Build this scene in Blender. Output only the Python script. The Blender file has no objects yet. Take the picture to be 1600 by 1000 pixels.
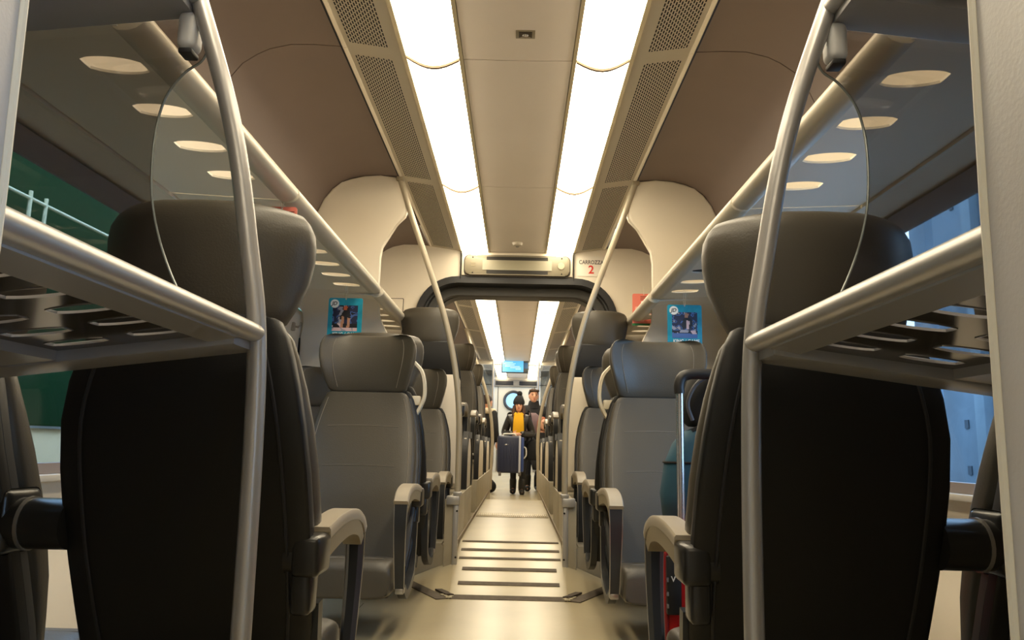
import bpy, bmesh, math, random
from mathutils import Vector, Matrix, noise
random.seed(7)
C = bpy.context.scene.collection
PI = math.pi
# ------------------------------------------------------------------ materials
def lin(c):
    return tuple(((v/255)/12.92 if v/255 <= .04045 else ((v/255+.055)/1.055)**2.4) for v in c)
MATS = {}
def mat(name, rgb, rough=.5, metal=0., noise=None, bump=None, emit=None, coat=0., spec=None):
    if name in MATS: return MATS[name]
    m = bpy.data.materials.new(name); m.use_nodes = True
    nt = m.node_tree; b = nt.nodes['Principled BSDF']
    col = lin(rgb) + (1,)
    b.inputs['Base Color'].default_value = col
    b.inputs['Roughness'].default_value = rough
    b.inputs['Metallic'].default_value = metal
    if coat: b.inputs['Coat Weight'].default_value = coat
    if spec is not None: b.inputs['Specular IOR Level'].default_value = spec
    if noise or bump:
        tc = nt.nodes.new('ShaderNodeTexCoord')
    if noise:                      # (scale, amount)
        n = nt.nodes.new('ShaderNodeTexNoise'); n.inputs['Scale'].default_value = noise[0]
        n.inputs['Detail'].default_value = 6
        nt.links.new(tc.outputs['Object'], n.inputs['Vector'])
        r = nt.nodes.new('ShaderNodeMapRange')
        r.inputs['From Min'].default_value = .3; r.inputs['From Max'].default_value = .7
        r.inputs['To Min'].default_value = 1-noise[1]; r.inputs['To Max'].default_value = 1+noise[1]*.5
        nt.links.new(n.outputs['Fac'], r.inputs['Value'])
        mx = nt.nodes.new('ShaderNodeVectorMath'); mx.operation = 'SCALE'
        mx.inputs[0].default_value = col[:3]
        nt.links.new(r.outputs['Result'], mx.inputs['Scale'])
        nt.links.new(mx.outputs['Vector'], b.inputs['Base Color'])
    if bump:                       # (scale, strength)
        n2 = nt.nodes.new('ShaderNodeTexNoise'); n2.inputs['Scale'].default_value = bump[0]
        n2.inputs['Detail'].default_value = 3
        nt.links.new(tc.outputs['Object'], n2.inputs['Vector'])
        bp = nt.nodes.new('ShaderNodeBump'); bp.inputs['Strength'].default_value = bump[1]
        bp.inputs['Distance'].default_value = .004
        nt.links.new(n2.outputs['Fac'], bp.inputs['Height'])
        nt.links.new(bp.outputs['Normal'], b.inputs['Normal'])
    if emit:
        b.inputs['Emission Color'].default_value = tuple(emit[0])+(1,)
        b.inputs['Emission Strength'].default_value = emit[1]
    MATS[name] = m
    return m
def glass(name, tint, gloss=.06, rough=0.02):
    if name in MATS: return MATS[name]
    m = bpy.data.materials.new(name); m.use_nodes = True; nt = m.node_tree
    nt.nodes.clear()
    o = nt.nodes.new('ShaderNodeOutputMaterial'); mx = nt.nodes.new('ShaderNodeMixShader')
    t = nt.nodes.new('ShaderNodeBsdfTransparent'); t.inputs['Color'].default_value = tint+(1,)
    g = nt.nodes.new('ShaderNodeBsdfGlossy'); g.inputs['Roughness'].default_value = rough
    f = nt.nodes.new('ShaderNodeLayerWeight'); f.inputs['Blend'].default_value = .5
    pw = nt.nodes.new('ShaderNodeMath'); pw.operation = 'POWER'; pw.inputs[1].default_value = 4.5
    mp = nt.nodes.new('ShaderNodeMath'); mp.operation = 'MULTIPLY_ADD'; mp.inputs[1].default_value = .7; mp.inputs[2].default_value = gloss; mp.use_clamp = True
    nt.links.new(f.outputs['Facing'], pw.inputs[0]); nt.links.new(pw.outputs[0], mp.inputs[0]); nt.links.new(mp.outputs[0], mx.inputs['Fac'])
    nt.links.new(t.outputs[0], mx.inputs[1]); nt.links.new(g.outputs[0], mx.inputs[2])
    nt.links.new(mx.outputs[0], o.inputs['Surface'])
    MATS[name] = m; return m

cream   = mat('cream_panel', (230,220,202), .45, noise=(3,.03), bump=(60,.05))
ceilm   = mat('ceiling_panel', (238,228,218), .5, noise=(2,.03))
brown   = mat('brown_cove', (114,99,91), .6, noise=(4,.04), bump=(120,.06))
grillem = mat('grille_paint', (240,230,212), .45)
darkm   = mat('dark_cavity', (22,20,18), .8)
framem  = mat('light_frame', (205,192,160), .4)
lamp    = mat('lamp_diffuser', (255,245,225), .4, emit=((1.0,.86,.62), 9.0))
floorm  = mat('floor_vinyl', (172,160,131), .30, noise=(2.2,.16), bump=(25,.05))
stripm  = mat('anti_slip_tape', (88,78,66), .8, noise=(30,.25))
leather = mat('grey_leather', (74,69,60), .42, noise=(5,.07), bump=(220,.12))
shellm  = mat('black_shell', (11,11,13), .5, noise=(4,.1), bump=(300,.08))
trimm   = mat('shell_trim', (58,57,56), .45)
stitchm = mat('stitching', (132,124,112), .7)
silver  = mat('silver_paint', (178,176,174), .33, metal=.55, noise=(8,.03))
steel   = mat('steel', (205,205,208), .25, metal=.9)
rackm   = mat('rack_plate', (236,229,214), .45)
railm   = mat('rack_rail', (206,198,180), .36, metal=.1)
shelfm  = mat('shelf_grey', (156,155,156), .38, metal=.2)
platem  = mat('shelf_plate', (78,74,70), .14, metal=.3)
capm    = mat('armrest_cap', (164,154,138), .36)
strutm  = mat('armrest_strut', (42,44,47), .35)
hubm    = mat('armrest_hub', (36,35,33), .28)
chrome  = mat('edge_chrome', (170,165,156), .3, metal=.7)
rubber  = mat('black_rubber', (34,34,36), .45)
vestm   = mat('vestibule_panel', (192,188,186), .4, bump=(200,.08))
winfr   = mat('window_frame', (150,140,138), .5)
white   = mat('white_plastic', (225,222,214), .4)
tinted  = glass('tinted_glass', (.70,.68,.66), .06)
clear   = glass('window_glass', (.92,.95,.96), .05)
edgem   = mat('glass_edge', (120,126,124), .15, metal=.3)
blackm  = mat('black_cloth', (22,22,24), .85, noise=(20,.2))
# ------------------------------------------------------------------ mesh builder
class MB:
    def __init__(s): s.bm = bmesh.new()
    def _verts(s, pts): return [s.bm.verts.new(p) for p in pts]
    def box(s, c, d, bev=0, seg=2, rot=None):
        r = bmesh.ops.create_cube(s.bm, size=1.0)
        vs = r['verts']
        M = Matrix.Translation(c) @ (rot.to_4x4() if rot else Matrix()) @ Matrix.Diagonal((d[0],d[1],d[2],1))
        bmesh.ops.transform(s.bm, matrix=M, verts=vs)
        if bev:
            es = list({e for v in vs for e in v.link_edges})
            bmesh.ops.bevel(s.bm, geom=es, offset=bev, segments=seg, affect='EDGES', profile=.5)
        return s
    def b2(s, x0, x1, y0, y1, z0, z1, bev=0, seg=2):
        return s.box(((x0+x1)/2,(y0+y1)/2,(z0+z1)/2), (abs(x1-x0),abs(y1-y0),abs(z1-z0)), bev, seg)
    def loft(s, rings, caps=True, closed=True):
        vr = [s._verts(r) for r in rings]
        n = len(vr[0])
        for a, b in zip(vr, vr[1:]):
            for i in range(n if closed else n-1):
                j = (i+1) % n
                s.bm.faces.new((a[i], a[j], b[j], b[i]))
        if caps and closed:
            s.bm.faces.new(list(reversed(vr[0]))); s.bm.faces.new(vr[-1])
        return s
    def prism(s, pts, axis, a, b, bev=0, seg=2):
        def P(u, v, w): return {'x': (w,u,v), 'y': (u,w,v), 'z': (u,v,w)}[axis]
        A = s._verts([P(u,v,a) for u,v in pts]); B = s._verts([P(u,v,b) for u,v in pts])
        n = len(pts); fs = []
        for i in range(n): fs.append(s.bm.faces.new((A[i],A[(i+1)%n],B[(i+1)%n],B[i])))
        fa = s.bm.faces.new(list(reversed(A))); fb = s.bm.faces.new(B)
        if bev:
            es = list({e for f in (fa,fb) for e in f.edges})
            bmesh.ops.bevel(s.bm, geom=es, offset=bev, segments=seg, affect='EDGES', profile=.5)
        return s
    def sweep(s, path, prof, up=(0,0,1), scale=None, caps=True):
        """prof: list of (u,v); u across, v along up."""
        P = [Vector(p) for p in path]; n = len(P); rings = []
        u0 = Vector(up)
        for i in range(n):
            t = (P[min(i+1,n-1)] - P[max(i-1,0)]).normalized()
            u = (u0 - t*u0.dot(t))
            if u.length < 1e-4: u = Vector((1,0,0)) - t*t.x
            u.normalize(); w = t.cross(u)
            u0 = u if scale is None or True else u0
            k = scale[i] if scale else (1,1)
            rings.append([P[i] + w*(a*k[0]) + u*(b*k[1]) for a, b in prof])
        return s.loft(rings, caps)
    def tube(s, path, r, n=12, up=(0,1,0)):
        rr = r if isinstance(r, (list,tuple)) else None
        prof = [(math.cos(2*PI*i/n), math.sin(2*PI*i/n)) for i in range(n)]
        sc = [(q,q) for q in rr] if rr else [(r,r)]*len(path)
        return s.sweep(path, prof, up, sc)
    def ball(s, c, r, seg=16, rot=None):
        r3 = r if isinstance(r,(list,tuple)) else (r,r,r)
        q = bmesh.ops.create_uvsphere(s.bm, u_segments=seg, v_segments=max(6,seg//2), radius=1)
        bmesh.ops.transform(s.bm, matrix=Matrix.Translation(c) @ (rot.to_4x4() if rot else Matrix()) @ Matrix.Diagonal((*r3,1)), verts=q['verts'])
        return s
    def quad(s, *pts):
        s.bm.faces.new(s._verts(pts)); return s
    def add_mesh(s, me):
        s.bm.from_mesh(me); return s
    def pieces(s, name, m, parent=None, sharp=38, world=False):
        """every separate piece becomes a part of its own"""
        left = set(s.bm.verts); out = []
        while left:
            st = [left.pop()]; isl = set(st)
            while st:
                for e in st.pop().link_edges:
                    for v in e.verts:
                        if v in left: left.discard(v); isl.add(v); st.append(v)
            out.append(isl)
        obs = []
        for isl in out:
            q = MB(); mp = {v: q.bm.verts.new(v.co) for v in s.bm.verts if v in isl}
            for fc in s.bm.faces:
                if fc.verts[0] in isl: q.bm.faces.new([mp[v] for v in fc.verts])
            obs.append(q.build(name, m, parent, sharp, world))
        s.bm.free(); return obs
    def build(s, name, m, parent=None, sharp=38, world=False, keep=False):
        me = bpy.data.meshes.new(name)
        bmesh.ops.recalc_face_normals(s.bm, faces=s.bm.faces[:])
        if world and parent is not None:
            bmesh.ops.translate(s.bm, verts=s.bm.verts[:], vec=-total_loc(parent))
        s.bm.to_mesh(me); s.bm.free()
        for mm in (m if isinstance(m,(list,tuple)) else [m]): me.materials.append(mm)
        for p in me.polygons: p.use_smooth = True
        me.set_sharp_from_angle(angle=math.radians(sharp))
        o = bpy.data.objects.new(name, me); C.objects.link(o)
        if parent is not None: o.parent = parent
        return o
def total_loc(o):
    v = Vector((0,0,0))
    while o is not None:
        v += o.location; o = o.parent
    return v
def ring(cx, cy, z, hx, hy, n=4.0, N=32, bend=0.):
    out = []
    for i in range(N):
        t = 2*PI*i/N; c, sn = math.cos(t), math.sin(t)
        x = hx*math.copysign(abs(c)**(2/n), c); y = hy*math.copysign(abs(sn)**(2/n), sn)
        out.append((cx+x, cy+y - bend*(abs(x)/max(hx,1e-6))**3, z))
    return out
def smooth_path(pts, k=6):
    P = [Vector(p) for p in pts]; out = []
    for i in range(len(P)-1):
        p0 = P[max(i-1,0)]; p1 = P[i]; p2 = P[i+1]; p3 = P[min(i+2,len(P)-1)]
        for j in range(k):
            t = j/k
            out.append(.5*((2*p1)+(p2-p0)*t+(2*p0-5*p1+4*p2-p3)*t*t+(3*p1-p0-3*p2+p3)*t**3))
    out.append(P[-1]); return out
def interp(tab, z):
    if z <= tab[0][0]: return tab[0][1]
    for (a,b),(c,d) in zip(tab, tab[1:]):
        if z <= c: return b+(d-b)*(z-a)/(c-a)
    return tab[-1][1]
def tag(o, label=None, cat=None, group=None, kind=None):
    if label: o['label'] = label
    if cat: o['category'] = cat
    if group: o['group'] = group
    if kind: o['kind'] = kind
    return o
def thing(name, label, cat, loc=(0,0,0), rz=0, group=None):
    o = bpy.data.objects.new(name, None); C.objects.link(o)
    o.location = loc; o.rotation_euler = (0,0,rz); o.empty_display_size = .1
    return tag(o, label, cat, group)
def struct(name, mb, m, parent=None, sharp=38):
    o = mb.build(name, m, parent, sharp)
    if parent is None: o['kind'] = 'structure'
    return o
def kids(o): return [c for c in bpy.data.objects if c.parent is o]
def dup(root, loc, rz=0, label=None, group=None):
    r = root.copy(); C.objects.link(r); r.location = loc; r.rotation_euler = (0,0,rz)
    if label: r['label'] = label
    if group: r['group'] = group
    for ch in kids(root):
        c = ch.copy(); C.objects.link(c); c.parent = r
        for g in kids(ch):
            d = g.copy(); C.objects.link(d); d.parent = c
    return r
def textmesh(txt, size, extrude=.0008):
    cu = bpy.data.curves.new('t', 'FONT'); cu.body = txt; cu.size = size; cu.extrude = extrude
    cu.offset = size*.018; cu.align_x = 'CENTER'; cu.align_y = 'CENTER'; cu.resolution_u = 3
    ob = bpy.data.objects.new('t', cu); C.objects.link(ob)
    bpy.context.view_layer.update()
    me = bpy.data.meshes.new_from_object(ob.evaluated_get(bpy.context.evaluated_depsgraph_get()))
    bpy.data.objects.remove(ob); bpy.data.curves.remove(cu)
    return me
def text_part(name, txt, size, m, parent, loc, shear=0., bold=0., sx=1.):
    """letters facing -Y, local coordinates of parent"""
    me = textmesh(txt, size)
    mb = MB().add_mesh(me)
    bmesh.ops.transform(mb.bm, matrix=Matrix(((sx,shear,0,0),(0,1,0,0),(0,0,1,0),(0,0,0,1))), verts=mb.bm.verts[:])
    bmesh.ops.transform(mb.bm, matrix=Matrix.Translation(loc) @ Matrix.Rotation(PI/2,4,'X'), verts=mb.bm.verts[:])
    bpy.data.meshes.remove(me)
    return mb.build(name, m, parent, 30)
def slots(mb, u0, u1, v0, v1, f, holes, th, rim=None):
    """plate in (u,v) with lens holes. holes: (u,v,hu,hv). Cells split v; f(u,v)->(x,y,z) of the underside, th thickness up."""
    def both(u, v):
        p = Vector(f(u,v)); return p, p+Vector((0,0,th))
    def quad2(a, b, c, d):
        A = [both(*q) for q in (a,b,c,d)]
        mb.quad(*[q[0] for q in A]); mb.quad(*[q[1] for q in reversed(A)])
    for cell in holes:
        (a,b,c,d), hs = cell
        if hs is None:
            quad2((a,c),(b,c),(b,d),(a,d)); continue
        cu, cv, hu, hv = hs
        pts = []
        for k in range(9):
            u = -1+2*k/8; pts.append((u*.985, 1-.36*u*u-.10*u**8))
        out = [(cu+hu*u, cv+hv*w) for u,w in pts]
        out += [(cu+hu*1.0, cv)]
        out += [(cu+hu*u, cv-hv*w) for u,w in reversed(pts)]
        out += [(cu-hu*1.0, cv)]
        orr = []
        for (u,v) in out:
            du, dv = u-cu, v-cv
            t = min((b-cu)/du if du>1e-9 else ((a-cu)/du if du<-1e-9 else 1e9), (d-cv)/dv if dv>1e-9 else ((c-cv)/dv if dv<-1e-9 else 1e9))
            orr.append((cu+du*t, cv+dv*t))
        n = len(out)
        for i in range(n):
            j = (i+1)%n
            p, q, r, t = out[i], out[j], orr[j], orr[i]
            quad2(p, q, r, t)
            # corner fill
            if abs(r[0]-t[0])>1e-6 and abs(r[1]-t[1])>1e-6:
                cx = a if min(r[0],t[0])-a<1e-6 else b
                cy = c if min(r[1],t[1])-c<1e-6 else d
                A = [both(*z) for z in (t, r, (cx,cy))]
                mb.quad(*[z[0] for z in A]); mb.quad(*[z[1] for z in reversed(A)])
            P, Q = both(*p), both(*q)
            mb.quad(P[0], Q[0], Q[1], P[1])
        if rim is not None:
            rr = []
            for (u,v) in out:
                k = Vector((u-cu, v-cv)); kk = k*(1-.0022/max(k.length,.01))
                a0 = Vector(f(u,v)); a1 = Vector(f(cu+kk.x,cv+kk.y))
                rr.append([a0-Vector((0,0,.0012)), a1-Vector((0,0,.0012)), a1+Vector((0,0,th+.0004)), a0+Vector((0,0,th+.0004))])
            rr.append(rr[0]); rim.loft(rr, caps=False)
    # rim
    cs = [(u0,v0),(u1,v0),(u1,v1),(u0,v1)]
    for i in range(4):
        P, Q = both(*cs[i]), both(*cs[(i+1)%4])
        mb.quad(P[0], Q[0], Q[1], P[1])
    return mb
SIDE = {-1: 'left', 1: 'right'}
# ------------------------------------------------------------------ floor
W = 1.58
RY0, RY1, RH = 4.06, 5.06, .17
f = MB()
def slab(f, pts):           # polygon slab 5 cm deep
    n = len(pts); A = f._verts(pts); B = f._verts([(x,y,z-.05) for x,y,z in pts])
    f.bm.faces.new(A); f.bm.faces.new(list(reversed(B)))
    for i in range(n): f.bm.faces.new((A[i],B[i],B[(i+1)%n],A[(i+1)%n]))
slab(f, [(-W,-2.6,0),(W,-2.6,0),(W,RY0,0),(-W,RY0,0)])
for s in (-1,1):
    slab(f, [(s*W,RY0,0),(s*.298,RY0,0),(s*.60,4.56,0),(s*W,4.56,0)])
    slab(f, [(s*W,4.56,0),(s*.60,4.56,0),(s*.60,4.66,0),(s*W,4.66,0)])
    zz = RH*(4.66-RY0)/(RY1-RY0)
    slab(f, [(s*.298,RY0,0),(s*.33,4.66,zz),(s*.60,4.60,.0),(s*.60,4.56,0)])
slab(f, [(-.298,RY0,0),(.298,RY0,0),(.33,4.66,zz),(-.33,4.66,zz)])
slab(f, [(-.33,4.66,zz),(.33,4.66,zz),(.33,RY1,RH),(-.33,RY1,RH)])
slab(f, [(-.8,RY1,RH),(.8,RY1,RH),(.8,8.9,RH),(-.8,8.9,RH)])
slab(f, [(-.8,8.9,RH),(.8,8.9,RH),(.8,11.0,0),(-.8,11.0,0)])
slab(f, [(-W,11.0,0),(W,11.0,0),(W,14.5,0),(-W,14.5,0)])
slab(f, [(-W,14.5,0),(W,14.5,0),(W,16.0,RH),(-W,16.0,RH)])
slab(f, [(-W,16.0,RH),(W,16.0,RH),(W,18.4,RH),(-W,18.4,RH)])
struct('floor', f, floorm)
seam = MB()
for s in (-1,1):
    seam.box((s*.70,2.9,.0006), (.004,2.0,.0012), rot=Matrix.Rotation(s*.0,3,'Z'))
struct('trim_1', seam, mat('floor_seam',(120,108,88),.7))
ramp_z = lambda y: max(0., min(RH, RH*(y-RY0)/(RY1-RY0)))
ang = math.atan(RH/(RY1-RY0))
steps = ['bottom edge of the ramp','second up from the ramp foot','third up from the ramp foot','fourth up, between the ramp posts','fifth up, just past the ramp posts','topmost, at the crest of the ramp']
for (y, w, l), st in zip([(4.085,.06,.595),(4.29,.05,.545),(4.52,.052,.535),(4.71,.035,.60),(4.87,.042,.60),(5.04,.03,.61)], steps):
    o = MB().box((0,0,.0015),(l,w,.003)).build('anti_slip_strip', stripm)
    o.location = (0,y,ramp_z(y)); o.rotation_euler = (ang,0,0)
    tag(o, 'dark anti-slip strip across the aisle ramp, '+st, 'floor strip', 'anti-slip strips on the ramp')
for s in (-1,1):
    t = thing('corner_strip', 'worn dark floor strip running diagonally from the ramp foot towards the %s seats'%SIDE[s], 'floor strip', (s*.45,4.32,0), 0, 'diagonal strips at the ramp foot')
    p0, p1 = Vector((s*.30,RY0-.0)), Vector((s*.60,4.63))
    d = (p1-p0).normalized(); nrm = Vector((-d.y, d.x))*s
    if nrm.y > 0: nrm = -nrm
    q = MB().prism([tuple(p0+nrm*.0), tuple(p1), tuple(p1+nrm*.07), tuple(p0+nrm*.07)], 'z', .001, .005)
    q.build('tape', stripm, t, world=True)
    q = MB().prism([tuple(p0+d*.05-nrm*.005), tuple(p0+d*.2-nrm*.005), tuple(p0+d*.18-nrm*.06), tuple(p0+d*.10-nrm*.05), tuple(p0+d*.09-nrm*.035), tuple(p0+d*.03-nrm*.04)], 'z', .008, .016)
    q.build('torn_flap', mat('torn_tape',(70,60,50),.8,noise=(40,.3)), t, world=True)
    q = MB()
    for k in range(5):
        a = p0+d*(.0+.02*k); q.box((a.x-nrm.x*.02*(k%2), a.y-nrm.y*.02*(k%2), .008), (.03,.016,.004), rot=Matrix.Rotation(k,3,'Z'))
    q.pieces('worn_patch', mat('worn',(176,166,140),.7), t, world=True)
# ------------------------------------------------------------------ ceiling
SEAM = [-2.6, 1.41, 3.013, 4.618, 6.288]
FAR  = [7.05, 9.0, 10.95, 12.9, 14.85]
END  = [15.05, 16.65, 18.3]
ZC = 2.37
def ceil_strip(y0, y1):
    c = MB()
    pts = [(-.225,ZC+.003),(-.1,ZC),(.1,ZC),(.225,ZC+.003),(.225,ZC+.03),(-.225,ZC+.03)]
    c.prism(pts, 'y', y0+.003, y1-.003)
    return c
c = MB()
for L in (SEAM, FAR, END):
    for a, b in zip(L, L[1:]):
        pts = [(-.228,ZC+.003),(-.1,ZC),(.1,ZC),(.228,ZC+.003),(.228,ZC+.03),(-.228,ZC+.03)]
        c.prism(pts, 'y', a+.003, b-.003)
struct('ceiling', c, ceilm)
r = MB()
r.b2(-1.62,1.62,-2.64,18.5,2.60,2.64)
struct('roof', r, darkm)
cove = [(.752,2.422),(.86,2.428),(.96,2.427),(1.05,2.405),(1.10,2.38),(1.16,2.338),(1.21,2.27),(1.243,2.19),(1.262,2.10)]
low  = [(1.262,2.10),(1.29,1.95),(1.325,1.80),(1.335,1.70)]
for s in (-1,1):
    c = MB()
    for L in ([-2.6,1.41,3.013,4.618,6.288],[7.05,10.95,14.9]):
        for a, b in zip(L, L[1:]):
            pts = [(s*x,z) for x,z in cove]; back = [(s*(x+.02),z+.02) for x,z in reversed(cove)]
            c.prism(pts+back, 'y', a+.003, b-.003)
    struct('cove_'+SIDE[s], c, brown, sharp=50)
# lights and grilles
def make_light(L, s):
    """light strip of length L along +Y, local origin at its camera-side end on the ceiling plane, aisle offset baked in"""
    t = thing('ceiling_light', '', 'ceiling light')
    d = MB(); pr = []
    for k in range(9):
        x = .247+.222*k/8; pr.append((s*x, ZC+.004+.010*k/8-.042*math.sin(PI*k/8)))
    d.prism(pr+[(s*.469,ZC+.03),(s*.247,ZC+.03)], 'y', .004, L-.004)
    d.build('diffuser', lamp, t)
    fr = MB()
    fr.prism([(s*.231,ZC-.002),(s*.246,ZC-.006),(s*.246,ZC+.03),(s*.231,ZC+.03)], 'y', 0, L)
    fr.prism([(s*.470,ZC+.006),(s*.488,ZC+.010),(s*.488,ZC+.04),(s*.470,ZC+.035)], 'y', 0, L)
    fr.pieces('frame', framem, t)
    fr = MB()
    fr.prism([(x,z-.010) for x,z in pr]+[(s*.469,ZC+.03),(s*.247,ZC+.03)], 'y', -.007, .007)
    fr.build('joint_strip', mat('joint',(110,92,70),.6), t)
    return t
def gz(x): return ZC+.014+.036*(x-.488)/.257
def make_grille(L, s):
    t = thing('air_grille', '', 'air grille')
    g = MB()
    def q(x0,x1,y0,y1):
        g.quad((s*x0,y0,gz(x0)),(s*x1,y0,gz(x1)),(s*x1,y1,gz(x1)),(s*x0,y1,gz(x0)))
    X0, X1 = .535, .700; nx = 15; pitch = (X1-X0)/nx; sw = pitch*.52
    y0, y1 = .05, L-.05; py = .030; gap = .008
    q(.489,X0,0,L); q(X1,.722,0,L); q(X0,X1,0,y0); q(X0,X1,y1,L)
    for i in range(nx):
        xa = X0+i*pitch; q(xa, xa+pitch-sw, y0, y1)
        xb = xa+pitch-sw; off = (py/2 if i%2 else 0)
        y = y0-off
        while y < y1:
            a, b = max(y0,y), min(y1,y+gap)
            if b > a: q(xb, xa+pitch, a, b)
            y += py
    r = bmesh.ops.solidify(g.bm, geom=g.bm.faces[:], thickness=-.0015)
    g.build('perforated_panel', grillem, t, 20)
    g = MB().prism([(s*.50,gz(.5)+.012),(s*.715,gz(.715)+.012),(s*.715,gz(.715)+.02),(s*.50,gz(.5)+.02)], 'y', .01, L-.01)
    g.build('plenum_backing', darkm, t)
    g = MB().prism([(s*.722,gz(.722)-.002),(s*.738,gz(.738)-.004),(s*.745,gz(.745)+.004),(s*.745,gz(.745)+.03),(s*.722,gz(.722)+.02)], 'y', .002, L-.002, .001)
    g.build('edge_trim', grillem, t)
    return t
names_near = {1.41:'cut by the top edge of the view', 3.013:'second from the near end, above the facing seats', 4.618:'last before the gangway wall'}
proto = {}
for s in (-1,1):
    for a, b in [(-1.45,-.45),(.72,1.41)]+list(zip(SEAM, SEAM[1:]))[1:]:
        L = b-a
        where = names_near.get(a, 'over the entrance area' if a < 0 else 'between the near luggage racks')
        t = make_light(L, s); t.location = (0,a,0)
        t['label'] = 'warm light strip, ceiling %s, %s'%(SIDE[s], where); t['group'] = 'ceiling light strips'
        t = make_grille(L, s); t.location = (0,a,0)
        t['label'] = 'perforated beige air grille, ceiling %s, %s'%(SIDE[s], where); t['group'] = 'ceiling air grilles'
    for L, nm in ((FAR,['first beyond the gangway','second beyond the gangway','third beyond the gangway','fourth beyond the gangway, ending at the blue screen']),(END,['first past the blue screen','nearest the round window in the end wall'])):
        pl = pg = None
        for (a, b), w in zip(zip(L, L[1:]), nm):
            lab = 'distant light strip, ceiling %s, %s'%(SIDE[s], w)
            if pl is None:
                pl = make_light(b-a, s); pl.location = (0,a,0); pl['label'] = lab; pl['group'] = 'ceiling light strips'
            else: dup(pl, (0,a,0), 0, lab)
            lab = 'dim grey ceiling grille, %s side, %s'%(SIDE[s], w)
            if pg is None:
                pg = make_grille(b-a, s); pg.location = (0,a,0); pg['label'] = lab; pg['group'] = 'ceiling air grilles'
            else: dup(pg, (0,a,0), 0, lab)
# small ceiling fittings
t = thing('ceiling_latch', 'small recessed metal latch in the middle of the near ceiling panel', 'ceiling fitting', (.03,2.80,ZC))
b = MB()
b.b2(-.038,.038,-.03,.03,-.003,.001,.001); b.build('plate', mat('latch_plate',(150,140,122),.35,metal=.4), t)
MB().prism([(-.026,-.022),(.026,-.022),(.026,.02),(.014,.012),(-.014,.012),(-.026,.02)],'z',-.005,-.003).build('recess', mat('latch_dark',(66,58,48),.4,metal=.5), t)
MB().ball((0,0,-.006),(.012,.010,.004),12).build('knob', steel, t)
t = thing('smoke_detector', 'small round sensor on the ceiling before the gangway display', 'ceiling fitting', (0,5.95,ZC))
MB().loft([ring(0,0,-.028,.02,.02,2,20), ring(0,0,-.02,.036,.036,2,20), ring(0,0,0,.042,.042,2,20)]).build('body', mat('sensor',(200,190,172),.4), t)
MB().ball((0,0,-.03),(.016,.016,.008),12).build('lens', chrome, t)
# ------------------------------------------------------------------ side walls and windows
WIN = {-1: (1.55,4.5), 1: (1.55,4.5)}
for s in (-1,1):
    w = MB()
    def pan(pts, a, b):
        w.prism([(s*x,z) for x,z in pts]+[(s*(x+.025),z+.005) for x,z in reversed(pts)], 'y', a, b)
    y0, y1 = .70, 18.4
    pan([(1.545,0),(1.545,.30),(1.56,.32),(1.56,.65),(1.545,.668)], y0, y1)                     # lower wall with heater
    ya, yb = WIN[s]
    for a, b in ((y0,ya),(yb,8.0),(8.0,18.4)):
        pan([(1.545,.668),(1.56,1.1),(1.545,1.50),(1.52,1.68)], a, b)
    pan([(1.51,1.69),(1.325,1.716)], y0, 14.9)
    pan(list(reversed(low)), -2.6, 14.9)
    struct('wall_'+SIDE[s], w, cream, sharp=50)
    # window
    g = thing('window_%d'%(1 if s<0 else 2), None, None); g['kind'] = 'structure'
    fr = MB()
    def fp(pts, a, b): fr.prism([(s*x,z) for x,z in pts], 'y', a, b, .003)
    fp([(1.47,1.685),(1.535,1.642),(1.56,1.642),(1.56,1.70),(1.50,1.70)], ya, yb)
    fp([(1.535,.645),(1.575,.645),(1.575,.68),(1.535,.68)], ya, yb)
    fp([(1.532,.68),(1.565,.68),(1.578,1.10),(1.562,1.65),(1.532,1.65),(1.55,1.1)], ya, ya+.06)
    fp([(1.532,.68),(1.565,.68),(1.578,1.10),(1.562,1.65),(1.532,1.65),(1.55,1.1)], yb-.06, yb)
    fr.pieces('window_frame', winfr, g)
    MB().prism([(s*1.552,.67),(s*1.558,.67),(s*1.572,1.1),(s*1.553,1.66),(s*1.547,1.66),(s*1.566,1.1)], 'y', ya+.05, yb-.05).build('window_pane', clear, g)
    MB().b2(s*1.51,s*1.57,ya,yb,.62,.644,.006).build('window_sill', mat('sill',(200,196,188),.4), g)
# cream wall seams
for s in (-1,1):
    m = MB(); m.b2(s*1.535,s*1.562,5.425,5.435,.68,1.5)
    struct('trim_%d'%(2 if s<0 else 3), m, darkm)
# coat hooks
for s in (-1,1):
    t = thing('coat_hook', 'small metal coat hook on the %s wall behind the facing seats'%SIDE[s], 'coat hook', (s*1.53,5.22,1.55), 0, 'coat hooks on the walls')
    MB().box((0,0,0),(.03,.03,.06),.008).build('plate', capm, t)
    MB().tube([(-s*.012,0,.0),(-s*.035,0,-.005),(-s*.05,0,.01),(-s*.052,0,.03)],.007,10).build('hook', capm, t)
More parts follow.
